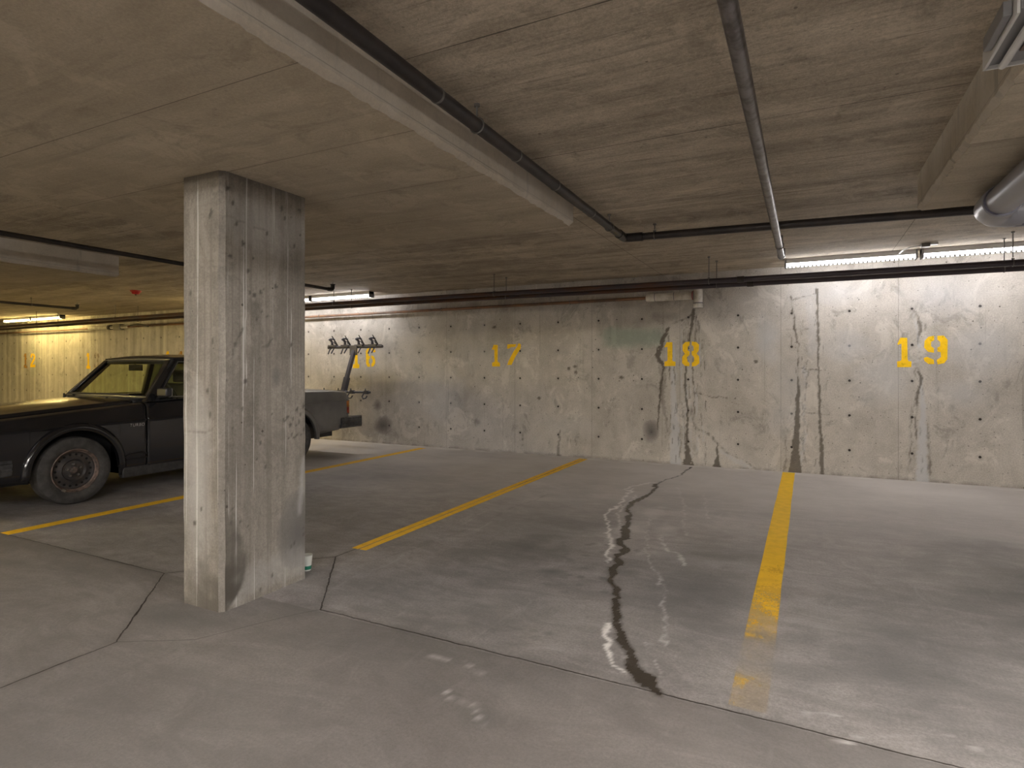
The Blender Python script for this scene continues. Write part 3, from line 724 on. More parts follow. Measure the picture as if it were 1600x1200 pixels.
def number(spec, mats, label):
    t = thing('stencilled_number', ((spec[0][1]+spec[-1][2])/2, WALLY, 1.4), label, 'painted number', 'stencilled bay numbers on the wall')
    for ch, xa, xb, za, zb, mi in spec:
        mb = MB()
        for poly in DG[ch]:
            q = [(xa+(xb-xa)*a+R.uniform(-.003, .003), za+(zb-za)*b+R.uniform(-.003, .003)) for a, b in poly]
            mb.prism(q, lambda u, v: (u, WALLY-.0003, v), lambda u, v: (u, WALLY-.0016, v))
        sub(mb, t.location).build('digit', mats[mi], t)
    return t
st = [M['stencil'], M['stencil_faint'], M['stencil_ghost']]
number([('1', -17.40, -17.23, 1.24, 1.60, 1), ('2', -17.09, -16.86, 1.26, 1.60, 0)], st, 'yellow stencilled bay number 12 at the far left of the wall')
number([('1', -14.67, -14.52, 1.22, 1.58, 0), ('3', -14.38, -14.16, 1.24, 1.58, 2)], st, 'half faded yellow stencilled bay number 13 left of the windscreen')
number([('1', -11.80, -11.66, 1.24, 1.58, 0), ('4', -11.45, -11.22, 1.26, 1.58, 1)], st, 'yellow stencilled bay number 14 just above the car roof')
number([('1', -6.82, -6.68, 1.23, 1.56, 0), ('6', -6.54, -6.34, 1.25, 1.57, 0)], st, 'yellow stencilled bay number 16 behind the bike rack')
number([('1', -4.16, -4.03, 1.25, 1.57, 0), ('7', -3.91, -3.69, 1.27, 1.575, 0)], st, 'yellow stencilled bay number 17 right of the bike rack')
number([('1', -1.64, -1.50, 1.25, 1.56, 0), ('8', -1.42, -1.20, 1.245, 1.56, 0)], st, 'yellow stencilled bay number 18 below the white pipe elbow')
number([('1', .885, 1.015, 1.235, 1.555, 0), ('9', 1.125, 1.335, 1.26, 1.57, 0)], st, 'yellow stencilled bay number 19 at the right end of the wall')

# ------------------------------------------------------------ pipes
def hanger(parent, x, y, ztop, zpipe, r, gap=.02):
    mb = MB()
    mb.tube([(x, y, ztop), (x, y, zpipe+r+.02)], .005, 8)
    mb.tube([(x, y+(r+.004)*math.cos(a), zpipe+(r+.004)*math.sin(a)) for a in [PI/2+i*2*PI/16 for i in range(16)]], .004, 6, closed=True)
    mb.tube([(x-.011, y, zpipe+r+.006), (x+.011, y, zpipe+r+.006)], .009, 8)
    mb.tube([(x, y, ztop), (x, y, ztop-.012)], .014, 10)
    return mb.build('hanger', M['rod'], parent)
def yhanger(parent, x, y, ztop, zpipe, r):
    mb = MB()
    mb.tube([(x, y, ztop), (x, y, zpipe+r+.01)], .005, 8)
    mb.tube([(x+(r+.004)*math.cos(a), y, zpipe+(r+.004)*math.sin(a)) for a in [PI/2+i*2*PI/16 for i in range(16)]], .004, 6, closed=True)
    mb.tube([(x, y, ztop), (x, y, ztop-.012)], .014, 10)
    return mb.build('hanger', M['rod'], parent)
def coupling(parent, p, axis, r, L=.07, mat=None, name='coupling'):
    a = Vector(p); d = {'x': Vector((1, 0, 0)), 'y': Vector((0, 1, 0)), 'z': Vector((0, 0, 1))}[axis]*L/2
    mb = MB().tube([a-d, a-d*.98, a+d*.98, a+d], [r*.9, r, r, r*.9], 18)
    return mb.build(name, mat or M['pipe_black'], parent)

# two pipes side by side above the back wall
ZA = [(-24, 2.13), (-16, 2.15), (-9, 2.18), (-5, 2.178), (-.5, 2.153), (9, 2.12)]
zA = lambda x: float(np.interp(x, [p[0] for p in ZA], [p[1] for p in ZA])); zB = lambda x: zA(x)-.011
YA, YB = 6.60, 6.90
XS = (-23.9, -16, -9, -5, -.5, 8.9)
pA = tag(MB().tube([(x, YA, zA(x)) for x in XS], .028, 18).build('wall_pipe', M['pipe_rust']),
         'long dark pipe hung below the strip lights, the one nearer the viewer', 'pipe', 'long pipes along the back wall')
pB = tag(MB().tube([(x, YB, zB(x)) for x in XS], .027, 18).build('wall_pipe', M['pipe_rust']),
         'long rusty pipe hung along the back wall just behind and below the nearer dark one', 'pipe', 'long pipes along the back wall')
for x in (-14.5, -11.7, -6.25, -3.56, -.94, 1.62, 4.6): hanger(pA, x, YA, CEIL, zA(x), .028)
for x in (-14.3, -11.5, -6.18, -3.54, -.90, 1.63, 4.8): hanger(pB, x, YB, CEIL, zB(x), .027)
for x in (-.62, -8.9, 3.5): coupling(pA, (x, YA, zA(x)), 'x', .034)
for x in (-.55, -8.6, 3.6): coupling(pB, (x, YB, zB(x)), 'x', .033)
pC = tag(MB().tube([(-23.9, 7.57, 2.125), (-8, 7.57, 2.120), (-5, 7.57, 2.122), (-1.851, 7.57, 2.128)], .020, 16).build('copper_pipe', M['copper']),
         'thin brown pipe on the back wall leading to the white pipe elbow', 'pipe')
for x in (-15, -12.6, -10.2, -7.5, -5.0, -2.9):
    MB().tube([(x, 7.57+.024*math.cos(a), 2.123+.024*math.sin(a)) for a in [i*2*PI/14 for i in range(14)]], .004, 6, closed=True).box(x-.006, x+.006, 7.588, 7.645, 2.118, 2.128).build('clamp', M['rod'], pC)
# white plastic pipe with elbow
t = thing('white_pipe', (-1.5, 7.565, 2.12), 'fat white plastic pipe and elbow under the wall pipes above number 18', 'pipe')
def at(t_, mb, name, mat, **k): 
    return sub(mb, t_.location).build(name, mat, t_, **k)
at(t, MB().tube([(-1.85, 7.565, 2.130), (-1.845, 7.565, 2.130), (-1.26, 7.565, 2.130)], [.045, .052, .052], 22), 'pipe_body', M['pvc_white'])
at(t, MB().tube([(-1.205, 7.565, 2.225), (-1.205, 7.565, 2.03)], .054, 22), 'elbow', M['pvc_white'])
at(t, MB().tube([(-1.205, 7.565, 2.03), (-1.205, 7.565, 2.02), (-1.205, 7.565, 1.972)], [.05, .06, .06], 22), 'lower_collar', M['pvc_white'])
at(t, MB().tube([(-1.205, 7.565, 2.036), (-1.205, 7.565, 2.028)], .0555, 22), 'seam', M['pvc_dark'])
o = at(t, MB().tube([(-1.275, 7.565, 2.130), (-1.262, 7.565, 2.130)], .056, 22), 'glue_ring', M['red_band']); o['label'] = 'dark red glue ring'
for x in (-1.74, -1.50): at(t, MB().tube([(x, 7.565, 2.130), (x+.006, 7.565, 2.130)], .0535, 22), 'band', M['pvc_dark'])

# black sprinkler main that turns at the bay
mb = MB().tube([(-1.31, -6.9, 2.315), (-1.315, .5, 2.318), (-1.35, 2.6, 2.322), (-1.385, 4.84, 2.325)], .031, 20)
mb.tube([(-1.40, 4.90, 2.325), (-.2, 4.93, 2.308), (1.04, 4.96, 2.285), (4.5, 5.05, 2.27)], .031, 20)
p1 = tag(mb.build('sprinkler_pipe', M['pipe_black']), 'black pipe along the ceiling panel edge that turns right toward the drain pipe', 'pipe', 'overhead sprinkler pipes')
MB().tube([(-1.383, 4.72, 2.325), (-1.385, 4.84, 2.325), (-1.38, 4.89, 2.325), (-1.33, 4.902, 2.324), (-1.23, 4.904, 2.323)], .037, 18).build('elbow', M['pipe_black'], p1)
for y, zz in ((2.0, 2.321), (2.75, 2.322), (3.3, 2.323), (4.0, 2.324)): coupling(p1, (-1.35-(y-2.6)*.0156 if y > 2.6 else -1.315-(y-.5)*.0167, y, zz), 'y', .0335, .012, M['rod'], 'band')
for y in (2.33, 4.45): yhanger(p1, -1.346 if y < 3 else -1.379, y, CEIL, 2.322, .031)
hanger(p1, -1.13, 4.906, CEIL, 2.321, .031)
# grey conduit
mb = MB().tube([(-.19, -6.9, 2.225), (-.195, 2, 2.225), (-.205, 5.80, 2.225)], .027, 20)
p2 = tag(mb.build('sprinkler_pipe', M['pipe_grey']), 'shiny grey pipe running straight at the strip light, crossing under the black pipe', 'pipe', 'overhead sprinkler pipes')
MB().tube([(-.205, 5.78, 2.225), (-.205, 5.83, 2.226), (-.205, 5.855, 2.25), (-.205, 5.858, 2.30)], .032, 16).tube([(-.205, 5.858, 2.28), (-.205, 5.858, CEIL)], .012, 12).build('elbow', M['pipe_grey'], p2)
yhanger(p2, -.2, 5.3, CEIL, 2.225, .027); yhanger(p2, -.19, 1.0, CEIL, 2.225, .027)
# left sprinkler branches
def branch(x, y0, y1, z, label, hs):
    o = tag(MB().tube([(x+.05, -6.9, z), (x, y0, z), (x-.05, y1, z)], .022, 16).build('sprinkler_pipe', M['pipe_black']), label, 'pipe', 'overhead sprinkler pipes')
    MB().tube([(x-.05, y1-.05, z), (x-.05, y1+.01, z), (x-.05, y1+.035, z+.02), (x-.05, y1+.035, z+.065)], .028, 14).tube([(x-.05, y1+.035, z+.065), (x-.05, y1+.035, z+.075)], .036, 14).build('elbow', M['pipe_black'], o)
    MB().tube([(x-.05, y1+.035, z+.075), (x-.05, y1+.035, z+.10)], .010, 10).tube([(x-.05, y1+.035, z+.10), (x-.05, y1+.035, z+.104)], .018, 12).build('sprinkler_head', M['chrome'], o)
    for y in hs: yhanger(o, x-.05*(y-y0)/(y1-y0), y, CEIL, z, .022)
branch(-5.76, 2.35, 6.08, 2.30, 'black pipe crossing the ceiling at left and ending beyond the pillar', (5.0,))
branch(-11.68, 4.8, 5.93, 2.30, 'short looking black pipe end below the ceiling at far left', (5.25,))

# big grey drain pipe
t = thing('drain_pipe', (.93, 4.1, 2.1), 'fat grey plastic drain pipe with elbow under the right ceiling panel', 'pipe')
at(t, MB().tube([(.93, -6.9, 2.108), (.93, 4.02, 2.108)], .075, 30), 'pipe_run', M['pvc_grey'])
at(t, MB().tube([(.93, 3.96, 2.108), (.93, 3.97, 2.108), (.93, 4.06, 2.108), (.935, 4.15, 2.108), (.96, 4.215, 2.108), (1.02, 4.26, 2.108), (1.12, 4.27, 2.108)], [.080, .088, .088, .090, .088, .088, .086], 30), 'elbow', M['pvc_grey'])
at(t, MB().tube([(.93, 3.965, 2.108), (.93, 3.955, 2.108)], .083, 30), 'seal', M['pvc_dark'])
at(t, MB().tube([(1.05, 4.27, 2.108), (1.16, 4.27, 2.108)], .088, 30), 'coupling', M['pvc_dark'])
at(t, MB().tube([(1.1, 4.27, 2.108), (4.0, 4.27, 2.108)], .075, 30), 'branch_run', M['pvc_dark'])
for y in (1.0, 3.3):
    at(t, MB().tube([(.93+.08*math.cos(a), y, 2.108+.08*math.sin(a)) for a in [i*2*PI/20 for i in range(20)]], .004, 6, closed=True).tube([(.93, y, 2.19), (.93, y, DROP)], .005, 8), 'hanger', M['rod'])

# electrical box under the right panel, top right
t = thing('electrical_box', (.6, 2.25, 2.17), 'grey electrical trough with a pale lower rim at the top right corner', 'electrical box')
at(t, MB().box(.50, .835, 1.97, 2.30, 2.152, 2.198), 'trough', M['fix_grey'], bevel=.003)
at(t, MB().box(.495, .84, 2.301, 2.308, 2.142, 2.20).box(.492, .499, 1.97, 2.308, 2.142, 2.20), 'rim', M['fix_white'])
at(t, MB().tube([(.535, 1.8, 2.136), (.535, 2.27, 2.136), (.535, 2.285, 2.14)], .011, 12), 'conduit', M['fix_white'])
at(t, MB().box(.56, .60, 2.12, 2.22, 2.146, 2.1515), 'plate', M['copper'])
at(t, MB().box(.47, .49, 2.0, 2.2, 2.155, 2.196), 'bracket', M['fix_grey'], bevel=.002)

# ------------------------------------------------------------ strip lights
def strip_light(x0, y, mat, label, L=1.22, lit=True, z=CEIL, rot=False):
    t = thing('strip_light', (x0+L/2, y, z), label, 'light fixture', 'fluorescent strip lights on the ceiling')
    h = L/2
    MB().box(-h, h, -.055, .055, -.050, 0).build('housing', M['fix_white'], t, bevel=.004)
    prof = [(-.050, -.050), (-.048, -.070), (-.036, -.088), (.036, -.088), (.048, -.070), (.050, -.050)]
    MB().prism(prof, lambda u, v: (-h+.02, u, v), lambda u, v: (h-.02, u, v)).build('diffuser', mat, t)
    for sx in (-1, 1):
        MB().box(*sorted((sx*(h-.02), sx*h)), -.056, .056, -.094, -.002).build('end_cap', M['fix_grey'], t, bevel=.003)
    g = MB()
    for k in range(30):
        xx = -h+.04+k*(L-.08)/29
        g.box(xx-.012, xx+.005, -.054, -.0515, -.100, -.080)
    g.box(-h+.02, h-.02, -.054, -.0515, -.102, -.097)
    g.build('guard', M['fix_white'], t)
    if rot: t.location = (x0, y+L/2, z); t.rotation_euler = (0, 0, PI/2)
    return t
strip_light(-.75, -1.8, M['tube_bay'], 'strip light above the viewer, running toward the wall', rot=True)
strip_light(2.0, .7, M['tube_side'], 'strip light under the right ceiling panel, outside the picture', z=DROP, rot=True)
strip_light(-.22, 7.18, M['tube_white'], 'lit strip light above number 18 and 19, its left end by the grey pipe')
strip_light(1.03, 7.18, M['tube_white'], 'lit strip light running out of the right edge of the picture')
strip_light(-7.26, 7.2, M['tube_white'], 'lit strip light seen just right of the pillar above the bike rack')
strip_light(-8.52, 7.2, M['tube_white'], 'added unseen strip light behind the pillar, for light on the car tail')  # added out of sight to brighten the car tail and the left
strip_light(-15.95, 7.2, M['tube_yellow'], 'lit strip light at far left above bay 13')
strip_light(-17.2, 7.2, M['tube_yellow'], 'lit strip light at the left edge above bay 12')
strip_light(-9.95, 7.2, M['tube_yellow'], 'added unseen yellow strip light behind the pillar')  # added out of sight for more yellow light
# aisle row behind the camera; yellow ones added to tint the left ceiling
for x, mt, lb in ((2.2, 'tube_warm', 'aisle strip light right of the viewer'), (-2.7, 'tube_warm', 'aisle strip light above the viewer'), (-7.4, 'tube_warm', 'aisle strip light left of the viewer'), (-10.2, 'fill_yellow_aisle', 'added unseen yellow aisle light far to the left'), (-15.5, 'fill_yellow_aisle', 'added unseen yellow aisle light at the left end')):
    strip_light(x, -1.7, M[mt], lb)
for x, mt, lb in ((3.4, 'fill_back', 'added unseen fill light over the opposite bays at right'), (-3.2, 'fill_back', 'added unseen fill light over the opposite bays behind the viewer'), (-7.5, 'fill_back', 'added unseen fill light over the opposite bays at left'), (.3, 'fill_back', 'added unseen fill light over the opposite bays facing number 19'), (-14.2, 'fill_yellow_aisle', 'added unseen yellow fill light over the opposite bays at far left')):  # added unseen row, fill light for the wall and ceiling
    strip_light(x, -5.2, M[mt], lb)

# junction box with cable feeding the right light
t = thing('junction_box', (1.02, 6.85, CEIL), 'small metal cable box on the ceiling above the right strip lights', 'electrical box')
MB().box(-.035, .035, -.035, .035, -.035, 0).build('box_body', M['rod'], t, bevel=.004)
MB().tube([(-.03, 0, -.015), (-.10, .05, -.012), (-.16, .16, -.02), (-.18, .27, -.03)], .007, 8).build('cable', M['fix_white'], t)
MB().box(.035, .10, -.02, .02, -.018, 0).build('clip', M['fix_white'], t)

# red ceiling detector
t = thing('fire_alarm', (-9.22, 5.5, CEIL), 'small red dome alarm on the ceiling left of the pillar', 'alarm')
MB().lathe([(0, .001), (0, .075), (-.02, .075), (-.03, .06), (-.055, .045), (-.065, .0)], (0, 0, 0), 'z', 24).build('dome', M['red'], t)
MB().lathe([(-.06, .0), (-.06, .012), (-.075, .012), (-.075, 0)], (0, 0, 0), 'z', 12).build('sensor', M['trim'], t)

# valve and fittings on the thin pipe at far left
vx, vy, vz = -13.3, 7.57, 2.124
MB().tube([(vx-1.1, vy, vz), (vx-1.0, vy, vz), (vx+.35, vy, vz)], .036, 16).build('valve_body', M['pvc_white'], pC)['label'] = 'pale plastic sleeve'
MB().box(vx-.12, vx+.12, vy-.05, vy+.05, vz-.06, vz+.06).build('valve_block', M['dullchrome'], pC, bevel=.008)
MB().tube([(vx-.35, vy, vz), (vx-.27, vy, vz)], .055, 16).build('valve_ring', M['pipe_black'], pC)
MB().tube([(vx+.5, vy-.03, vz+.01), (vx+.75, vy-.045, vz+.03), (vx+1.1, vy-.04, vz-.02)], .022, 10).build('hose', M['rod'], pC)

# paper cup behind the pillar
t = thing('paper_cup', (-2.695, 2.62, 0), 'white and green paper cup on the floor behind the pillar foot', 'cup')
MB().lathe([(0, .001), (0, .024), (.088, .033), (.088, .030), (.004, .022), (.004, .001)], (0, 0, 0), 'z', 24).build('cup_body', M['cupw'], t)
o = MB().lathe([(.008, .0250), (.030, .0272), (.030, .0277), (.008, .0255), (.008, .0250)], (0, 0, 0), 'z', 24).build('green_band', M['green'], t); o['label'] = 'green printed band'
MB().lathe([(.084, .0325), (.092, .034), (.092, .001)], (0, 0, 0), 'z', 24).build('lid', M['cupw'], t)

# ------------------------------------------------------------ the car (nose toward the viewer's side, tail at the wall)
CX, CY = -6.66, 4.3
car = thing('car', (CX, CY, 0), 'old boxy black sedan parked in bay 16, partly hidden by the pillar', 'car')
def ip(y, pts): return float(np.interp(y, [p[0] for p in pts], [p[1] for p in pts]))
FW, RW, WZ, AR = 2.975, 5.49, .302, .365           # axle positions, hub height, arch radius
Y0, Y1 = 1.98, 6.49
def z_top(y): return ip(y, [(1.98, .735), (2.41, .785), (3.0, .83), (3.6, .872), (4.2, .895), (5.4, .905), (5.7, .915), (6.2, .905), (6.49, .885)])
def z_crease(y): return ip(y, [(1.98, .685), (2.41, .705), (3.6, .722), (4.3, .74), (5.5, .765), (6.49, .785)])
def z_bot(y):
    z = ip(y, [(1.98, .30), (2.4, .26), (2.6, .24), (3.3, .20), (5.1, .19), (5.8, .30), (5.9, .335), (6.25, .36), (6.49, .40)])
    for c in (FW, RW):
        d = abs(y-c)
        if d < AR: z = max(z, WZ+math.sqrt(AR*AR-d*d))
    return z
def half_w(y): return ip(y, [(1.98, .775), (2.2, .80), (2.6, .81), (5.6, .81), (6.2, .80), (6.49, .785)])
def crown(y): return ip(y, [(1.98, .045), (2.4, .06), (3.6, .062), (5.7, .03), (6.49, .025)])
def section(y):
    w_, zt, zc, zb, cr = half_w(y), z_top(y), z_crease(y), z_bot(y), crown(y)
    zc = max(zc, zb+.03)
    zm = zb+(zc-.02-zb)*.45
    return [(w_-.018, zb), (w_-.003, zb+(zm-zb)*.4), (w_, zm), (w_-.004, zc-.030), (w_+.010, zc-.010), (w_-.008, zc+.014), (w_-.022, zt-.035), (w_-.040, zt-.008), (w_-.070, zt+.004),
            (w_-.17, zt+.010), (w_-.20, zt+cr*.55), (w_-.24, zt+cr*.62), (w_*.35, zt+cr*.92), (0, zt+cr)]
def ys(a, b, st=.03):
    s = {round(a, 4), round(b, 4)} | {round(a+(b-a)*i/max(1, int((b-a)/st)), 4) for i in range(int((b-a)/st)+1)}
    for c in (FW, RW):
        for k in range(25):
            y = c-AR*math.cos(PI*k/24)
            if a < y < b: s.add(round(y, 4))
        for y in (c-AR-.001, c+AR+.001):
            if a < y < b: s.add(round(y, 4))
    return sorted(s)
def patch(mb, a, b, k0, k1, side, st=.03, zcap=None):
    Y = ys(a, b, st); n = k1-k0+1; vs_ = []
    for y in Y:
        for (x, z) in section(y)[k0:k1+1]: vs_.append((CX+side*x, y, z if zcap is None else min(z, zcap)))
    return mb.add(vs_, [(i*n+j, i*n+j+1, (i+1)*n+j+1, (i+1)*n+j) for i in range(len(Y)-1) for j in range(n-1)])
cp = lambda mb, name, mat, parent=car, **k: sub(mb, (CX, CY, 0)).build(name, mat, parent, **k)
S2 = (1, -1)
for s in S2:
    cp(patch(MB(), 2.0, 3.598, 0, 9, s), 'fender', M['body'], solid=.006)
    cp(patch(MB(), 3.606, 4.515, 0, 8, s), 'front_door', M['body'], solid=.008)
    cp(patch(MB(), 4.523, 5.30, 0, 8, s), 'rear_door', M['body'], solid=.008)
    cp(patch(MB(), 5.308, 6.49, 0, 9, s), 'rear_quarter', M['body'], solid=.006)
hd = MB()
for s in S2: patch(hd, 2.0, 3.56, 9, 13, s)
cp(hd, 'hood', M['body'], solid=.006, smooth=18)
tl = MB()
for s in S2: patch(tl, 5.70, 6.49, 9, 13, s)
cp(tl, 'trunk_lid', M['body'], solid=.006)
cw = MB()
for s in S2: patch(cw, 3.566, 3.72, 9, 13, s)
cp(cw, 'cowl', M['trim'], solid=.004)
rd = MB()
for s in S2: patch(rd, 5.40, 5.695, 9, 13, s)
cp(rd, 'rear_deck', M['body'], solid=.004)
# nose and tail panels
def end_panel(y, y2):
    sec = section(y); poly = [(x, z) for x, z in sec]+[(-x, z) for x, z in sec[::-1][1:]]
    return MB().prism(poly, lambda u, v: (CX+u, y, v), lambda u, v: (CX+u*.99, y2, v))
np_ = cp(end_panel(2.0, 1.985), 'nose_panel', M['body'])
cp(MB().box(CX-.30, CX+.30, 1.965, 1.983, .50, .70), 'grille', M['trim'], bevel=.006)
for s in S2:
    a, b = sorted((CX+s*.34, CX+s*.60)); cp(MB().box(a, b, 1.965, 1.985, .51, .69), 'headlight', M['lamp_clear'], bevel=.01)
    a, b = sorted((CX+s*.61, CX+s*.765)); cp(MB().box(a, b, 1.97, 2.02, .51, .69), 'turn_signal', M['lamp_amber'], bevel=.01)
cp(end_panel(6.49, 6.50), 'tail_panel', M['body'])
for s in S2:
    x = section(6.46)[3][0]
    mb = MB()
    for (za, zb_, mi) in ((.58, .67, 0), (.67, .765, 1)):
        a, b = sorted((CX+s*(x-.20), CX+s*(x+.006))); mb.box(a, b, 6.455, 6.512, za, zb_, mi)
    tlp = cp(mb, 'tail_light', [M['lamp_red'], M['lamp_amber']], bevel=.006)
    a, b = sorted((CX+s*(x-.2), CX+s*(x+.009))); cp(MB().box(a, b, 6.452, 6.51, .572, .58).box(a, b, 6.452, 6.51, .765, .772), 'tail_light_rim', M['trim'])
# under body and inner wheel wells
cp(MB().box(CX-.52, CX+.52, 2.05, 3.5, .20, .66).box(CX-.775, CX+.775, 3.42, 4.98, .195, .40).box(CX-.52, CX+.52, 4.98, 6.45, .25, .72).box(CX-.775, CX+.775, 3.42, 3.54, .195, .80).box(CX-.77, CX+.77, 2.05, 2.52, .30, .6).box(CX-.70, CX+.70, 5.95, 6.45, .46, .7), 'underbody', M['trim'])
# arch lips and sills
for s in S2:
    for c in (FW, RW):
        mb = MB(); pts = []
        for k in range(29):
            a = math.radians(-4+188*k/28); y = c-AR*math.cos(a); pts.append((CX+s*(half_w(y)+.002), y, WZ+AR*math.sin(a)))
        o_ = []
        for (x, y, z) in pts:
            dy, dz = (y-c)/AR, (z-WZ)/AR
            o_ += [(x-s*.03, y-dy*.006, z-dz*.006), (x+s*.012, y-dy*.004, z-dz*.004), (x+s*.022, y+dy*.012, z+dz*.012), (x+s*.018, y+dy*.034, z+dz*.034), (x-s*.001, y+dy*.062, z+dz*.062)]
        mb.add(o_, [(i*5+j, i*5+j+1, i*5+j+6, i*5+j+5) for i in range(28) for j in range(4)])
        cp(mb, 'wheel_arch', M['body'], solid=.003, smooth=50)
    a, b = sorted((CX+s*.74, CX+s*.806))
    cp(MB().box(a, b, FW+AR+.03, RW-AR-.03, .165, .275), 'sill', M['rubber'], bevel=.012)
    # belt chrome strip, dent cover
    mb = MB().tube([(CX+s*(section(y)[8][0]+.004), y, z_top(y)+.012) for y in (3.66, 4.2, 4.8, 5.35)], .006, 8)
    cp(mb, 'belt_trim', M['trim'])
    mb = MB().tube([(CX+s*(half_w(3.3)+.001), y, z) for y, z in ((3.37, .355), (3.42, .385), (3.55, .395), (3.60, .375), (3.60, .345), (3.42, .335))], .010, 8, closed=True)
    cp(mb, 'fender_moulding', M['body'])
# bumpers, wrapping round the corners
def bumper(yf, yw, z0, z1, name, out):
    # plan outline: across the end and round to the flank
    w1 = .822; prof = []
    oy = -out
    pl = [(-w1, yw), (-w1, yf-oy*.16), (-w1+.06, yf-oy*.05), (-w1+.16, yf), (w1-.16, yf), (w1-.06, yf-oy*.05), (w1, yf-oy*.16), (w1, yw)]
    mb = MB(); zz = [(z0, .03), (z0+.02, .008), (z0+.06, 0), (z0+.066, .008), (z0+.078, .008), (z0+.084, 0), (z1-.045, 0), (z1-.04, .008), (z1-.02, .008), (z1-.015, .012), (z1, .04)]
    vs_ = []
    cx, cy = 0, yw
    for z, ins in zz:
        for (u, y) in pl:
            dx = -math.copysign(ins, u); dy = (ins*oy if abs(y-yf) < .2 else 0)
            vs_.append((CX+u+dx, y-dy*-1 if False else y+(-dy if out > 0 else -dy), z))
    n = len(pl)
    fs = [(i*n+j, i*n+j+1, (i+1)*n+j+1, (i+1)*n+j) for i in range(len(zz)-1) for j in range(n-1)]
    mb.add(vs_, fs)
    # inner skin closing the shell
    iv = [(CX+u*(1-.09/abs(u)) if abs(u) > .1 else CX+u, y+oy*(.09 if abs(y-yf) < .2 else 0), z) for z in (z0, z1) for (u, y) in pl]
    k = len(mb.v); mb.v += iv
    m = len(zz)-1
    mb.f += [(k+j, k+j+1, k+n+j+1, k+n+j) for j in range(n-1)]; mb.mi += [0]*(n-1)
    mb.f += [(j, j+1, k+j+1, k+j) for j in range(n-1)]; mb.mi += [0]*(n-1)
    mb.f += [(m*n+j, m*n+j+1, k+n+j+1, k+n+j) for j in range(n-1)]; mb.mi += [0]*(n-1)
    for j in (0, n-1):
        mb.f.append(tuple([i*n+j for i in range(len(zz))]+[k+n+j, k+j])); mb.mi.append(0)
    return cp(mb, name, M['bumper'], smooth=35)
bumper(1.90, 2.49, .315, .475, 'front_bumper', -1)
bumper(6.58, 6.33, .375, .535, 'rear_bumper', 1)
cp(MB().box(CX-.7, CX+.7, 1.99, 2.5, .24, .33).box(CX-.74, CX+.74, 2.42, 2.52, .25, .42), 'air_dam', M['trim'], bevel=.01)
# wheels
def wheel(x, y, s, steer=0.):
    ax = lambda prof: [(s*a, r) for a, r in prof]
    o = MB().lathe(ax([(-.085, .19), (-.09, .26), (-.075, .290), (-.06, .300), (0, .302), (.055, .300), (.072, .292), (.086, .262), (.090, .235), (.082, .205), (.072, .190), (.05, .188), (-.085, .19)]), (0, 0, 0), 'x', 56).build('wheel', M['tyre'], car)
    o.location = (x-CX, y-CY, WZ); o.rotation_euler = (0, 0, steer)
    MB().lathe(ax([(.052, .190), (.078, .194), (.082, .187), (.074, .180), (.058, .176), (.052, .168)]), (0, 0, 0), 'x', 48).build('rim_edge', M['rust'], o)
    rp = [(.052, .170), (.036, .163), (.030, .150), (.034, .130), (.046, .104), (.048, .098), (.036, .090), (.030, .085), (.032, .050), (.040, .040), (.042, .001)]
    mb = MB().lathe(ax(rp), (0, 0, 0), 'x', 48)
    rim = mb.build('rim', M['steel'], o, smooth=40)
    hb = MB()
    for k in range(18):
        a = 2*PI*k/18; r = .141; hb.tube([(s*.024, r*math.cos(a), r*math.sin(a)), (s*.0345, r*math.cos(a), r*math.sin(a))], .0105, 12)
    hb.build('vent_hole', M['hole'], o)['kind'] = 'stuff'
    for k in range(5):
        a = 2*PI*(k+.3)/5; MB().tube([(s*.03, .055*math.cos(a), .055*math.sin(a)), (s*.052, .055*math.cos(a), .055*math.sin(a))], .0105, 6).build('lug_nut', M['dullchrome'], o)
    MB().tube([(s*.03, 0, 0), (s*.055, 0, 0), (s*.06, 0, 0)], [.030, .028, .020], 20).build('hub', M['rust'], o)
    wt = MB().box(*sorted((s*.074, s*.088)), -.012, .018, -.200, -.180).build('balance_weight', M['dullchrome'], o); wt.rotation_euler = (-.55*1, 0, 0)
for s in S2:
    wheel(CX+s*.715, FW, s, -.03); wheel(CX+s*.715, RW, s)
# greenhouse
gx = lambda z: .765-(z-.90)*.40
A0, A1 = (3.64, .895), (4.00, 1.312)
Cb, Ct = (5.70, .935), (5.27, 1.318)
zr = 1.318
def roof():
    mb = MB(); nx, ny = 16, 18; vs_ = []
    for i in range(ny+1):
        y = 3.985+(5.285-3.985)*i/ny; e = ip(y, [(3.985, .0), (4.06, .020), (4.25, .038), (4.8, .045), (5.1, .036), (5.285, .005)])
        for j in range(nx+1):
            u = -1+2*j/nx; x = u*(gx(zr)-.002); e2 = (1-abs(u)**4)
            vs_.append((CX+x, y-(.03*(1-u*u) if i == 0 else 0), zr+.006+e*e2+.012*(1-u*u)))
    mb.add(vs_, [(i*(nx+1)+j, i*(nx+1)+j+1, (i+1)*(nx+1)+j+1, (i+1)*(nx+1)+j) for i in range(ny) for j in range(nx)])
    return mb
cp(roof(), 'roof', M['body'], solid=.014)
cp(MB().box(CX-gx(1.3)+.03, CX+gx(1.3)-.03, 4.05, 5.22, 1.300, 1.306).box(CX-.56, CX+.56, 3.97, 4.16, 1.268, 1.31), 'headliner', M['interior'])
def P3(s, y, z, inn=0.): return (CX+s*(gx(z)-inn), y, z)
def bar(mb, s, a, b, wa, wb, th=.035):
    """pillar strip in the side plane between (y,z) a and b with widths along y"""
    q = [(a[0]-wa/2, a[1]), (a[0]+wa/2, a[1]), (b[0]+wb/2, b[1]), (b[0]-wb/2, b[1])]
    return mb.prism(q, lambda u, v: P3(s, u, v), lambda u, v: P3(s, u, v, th))
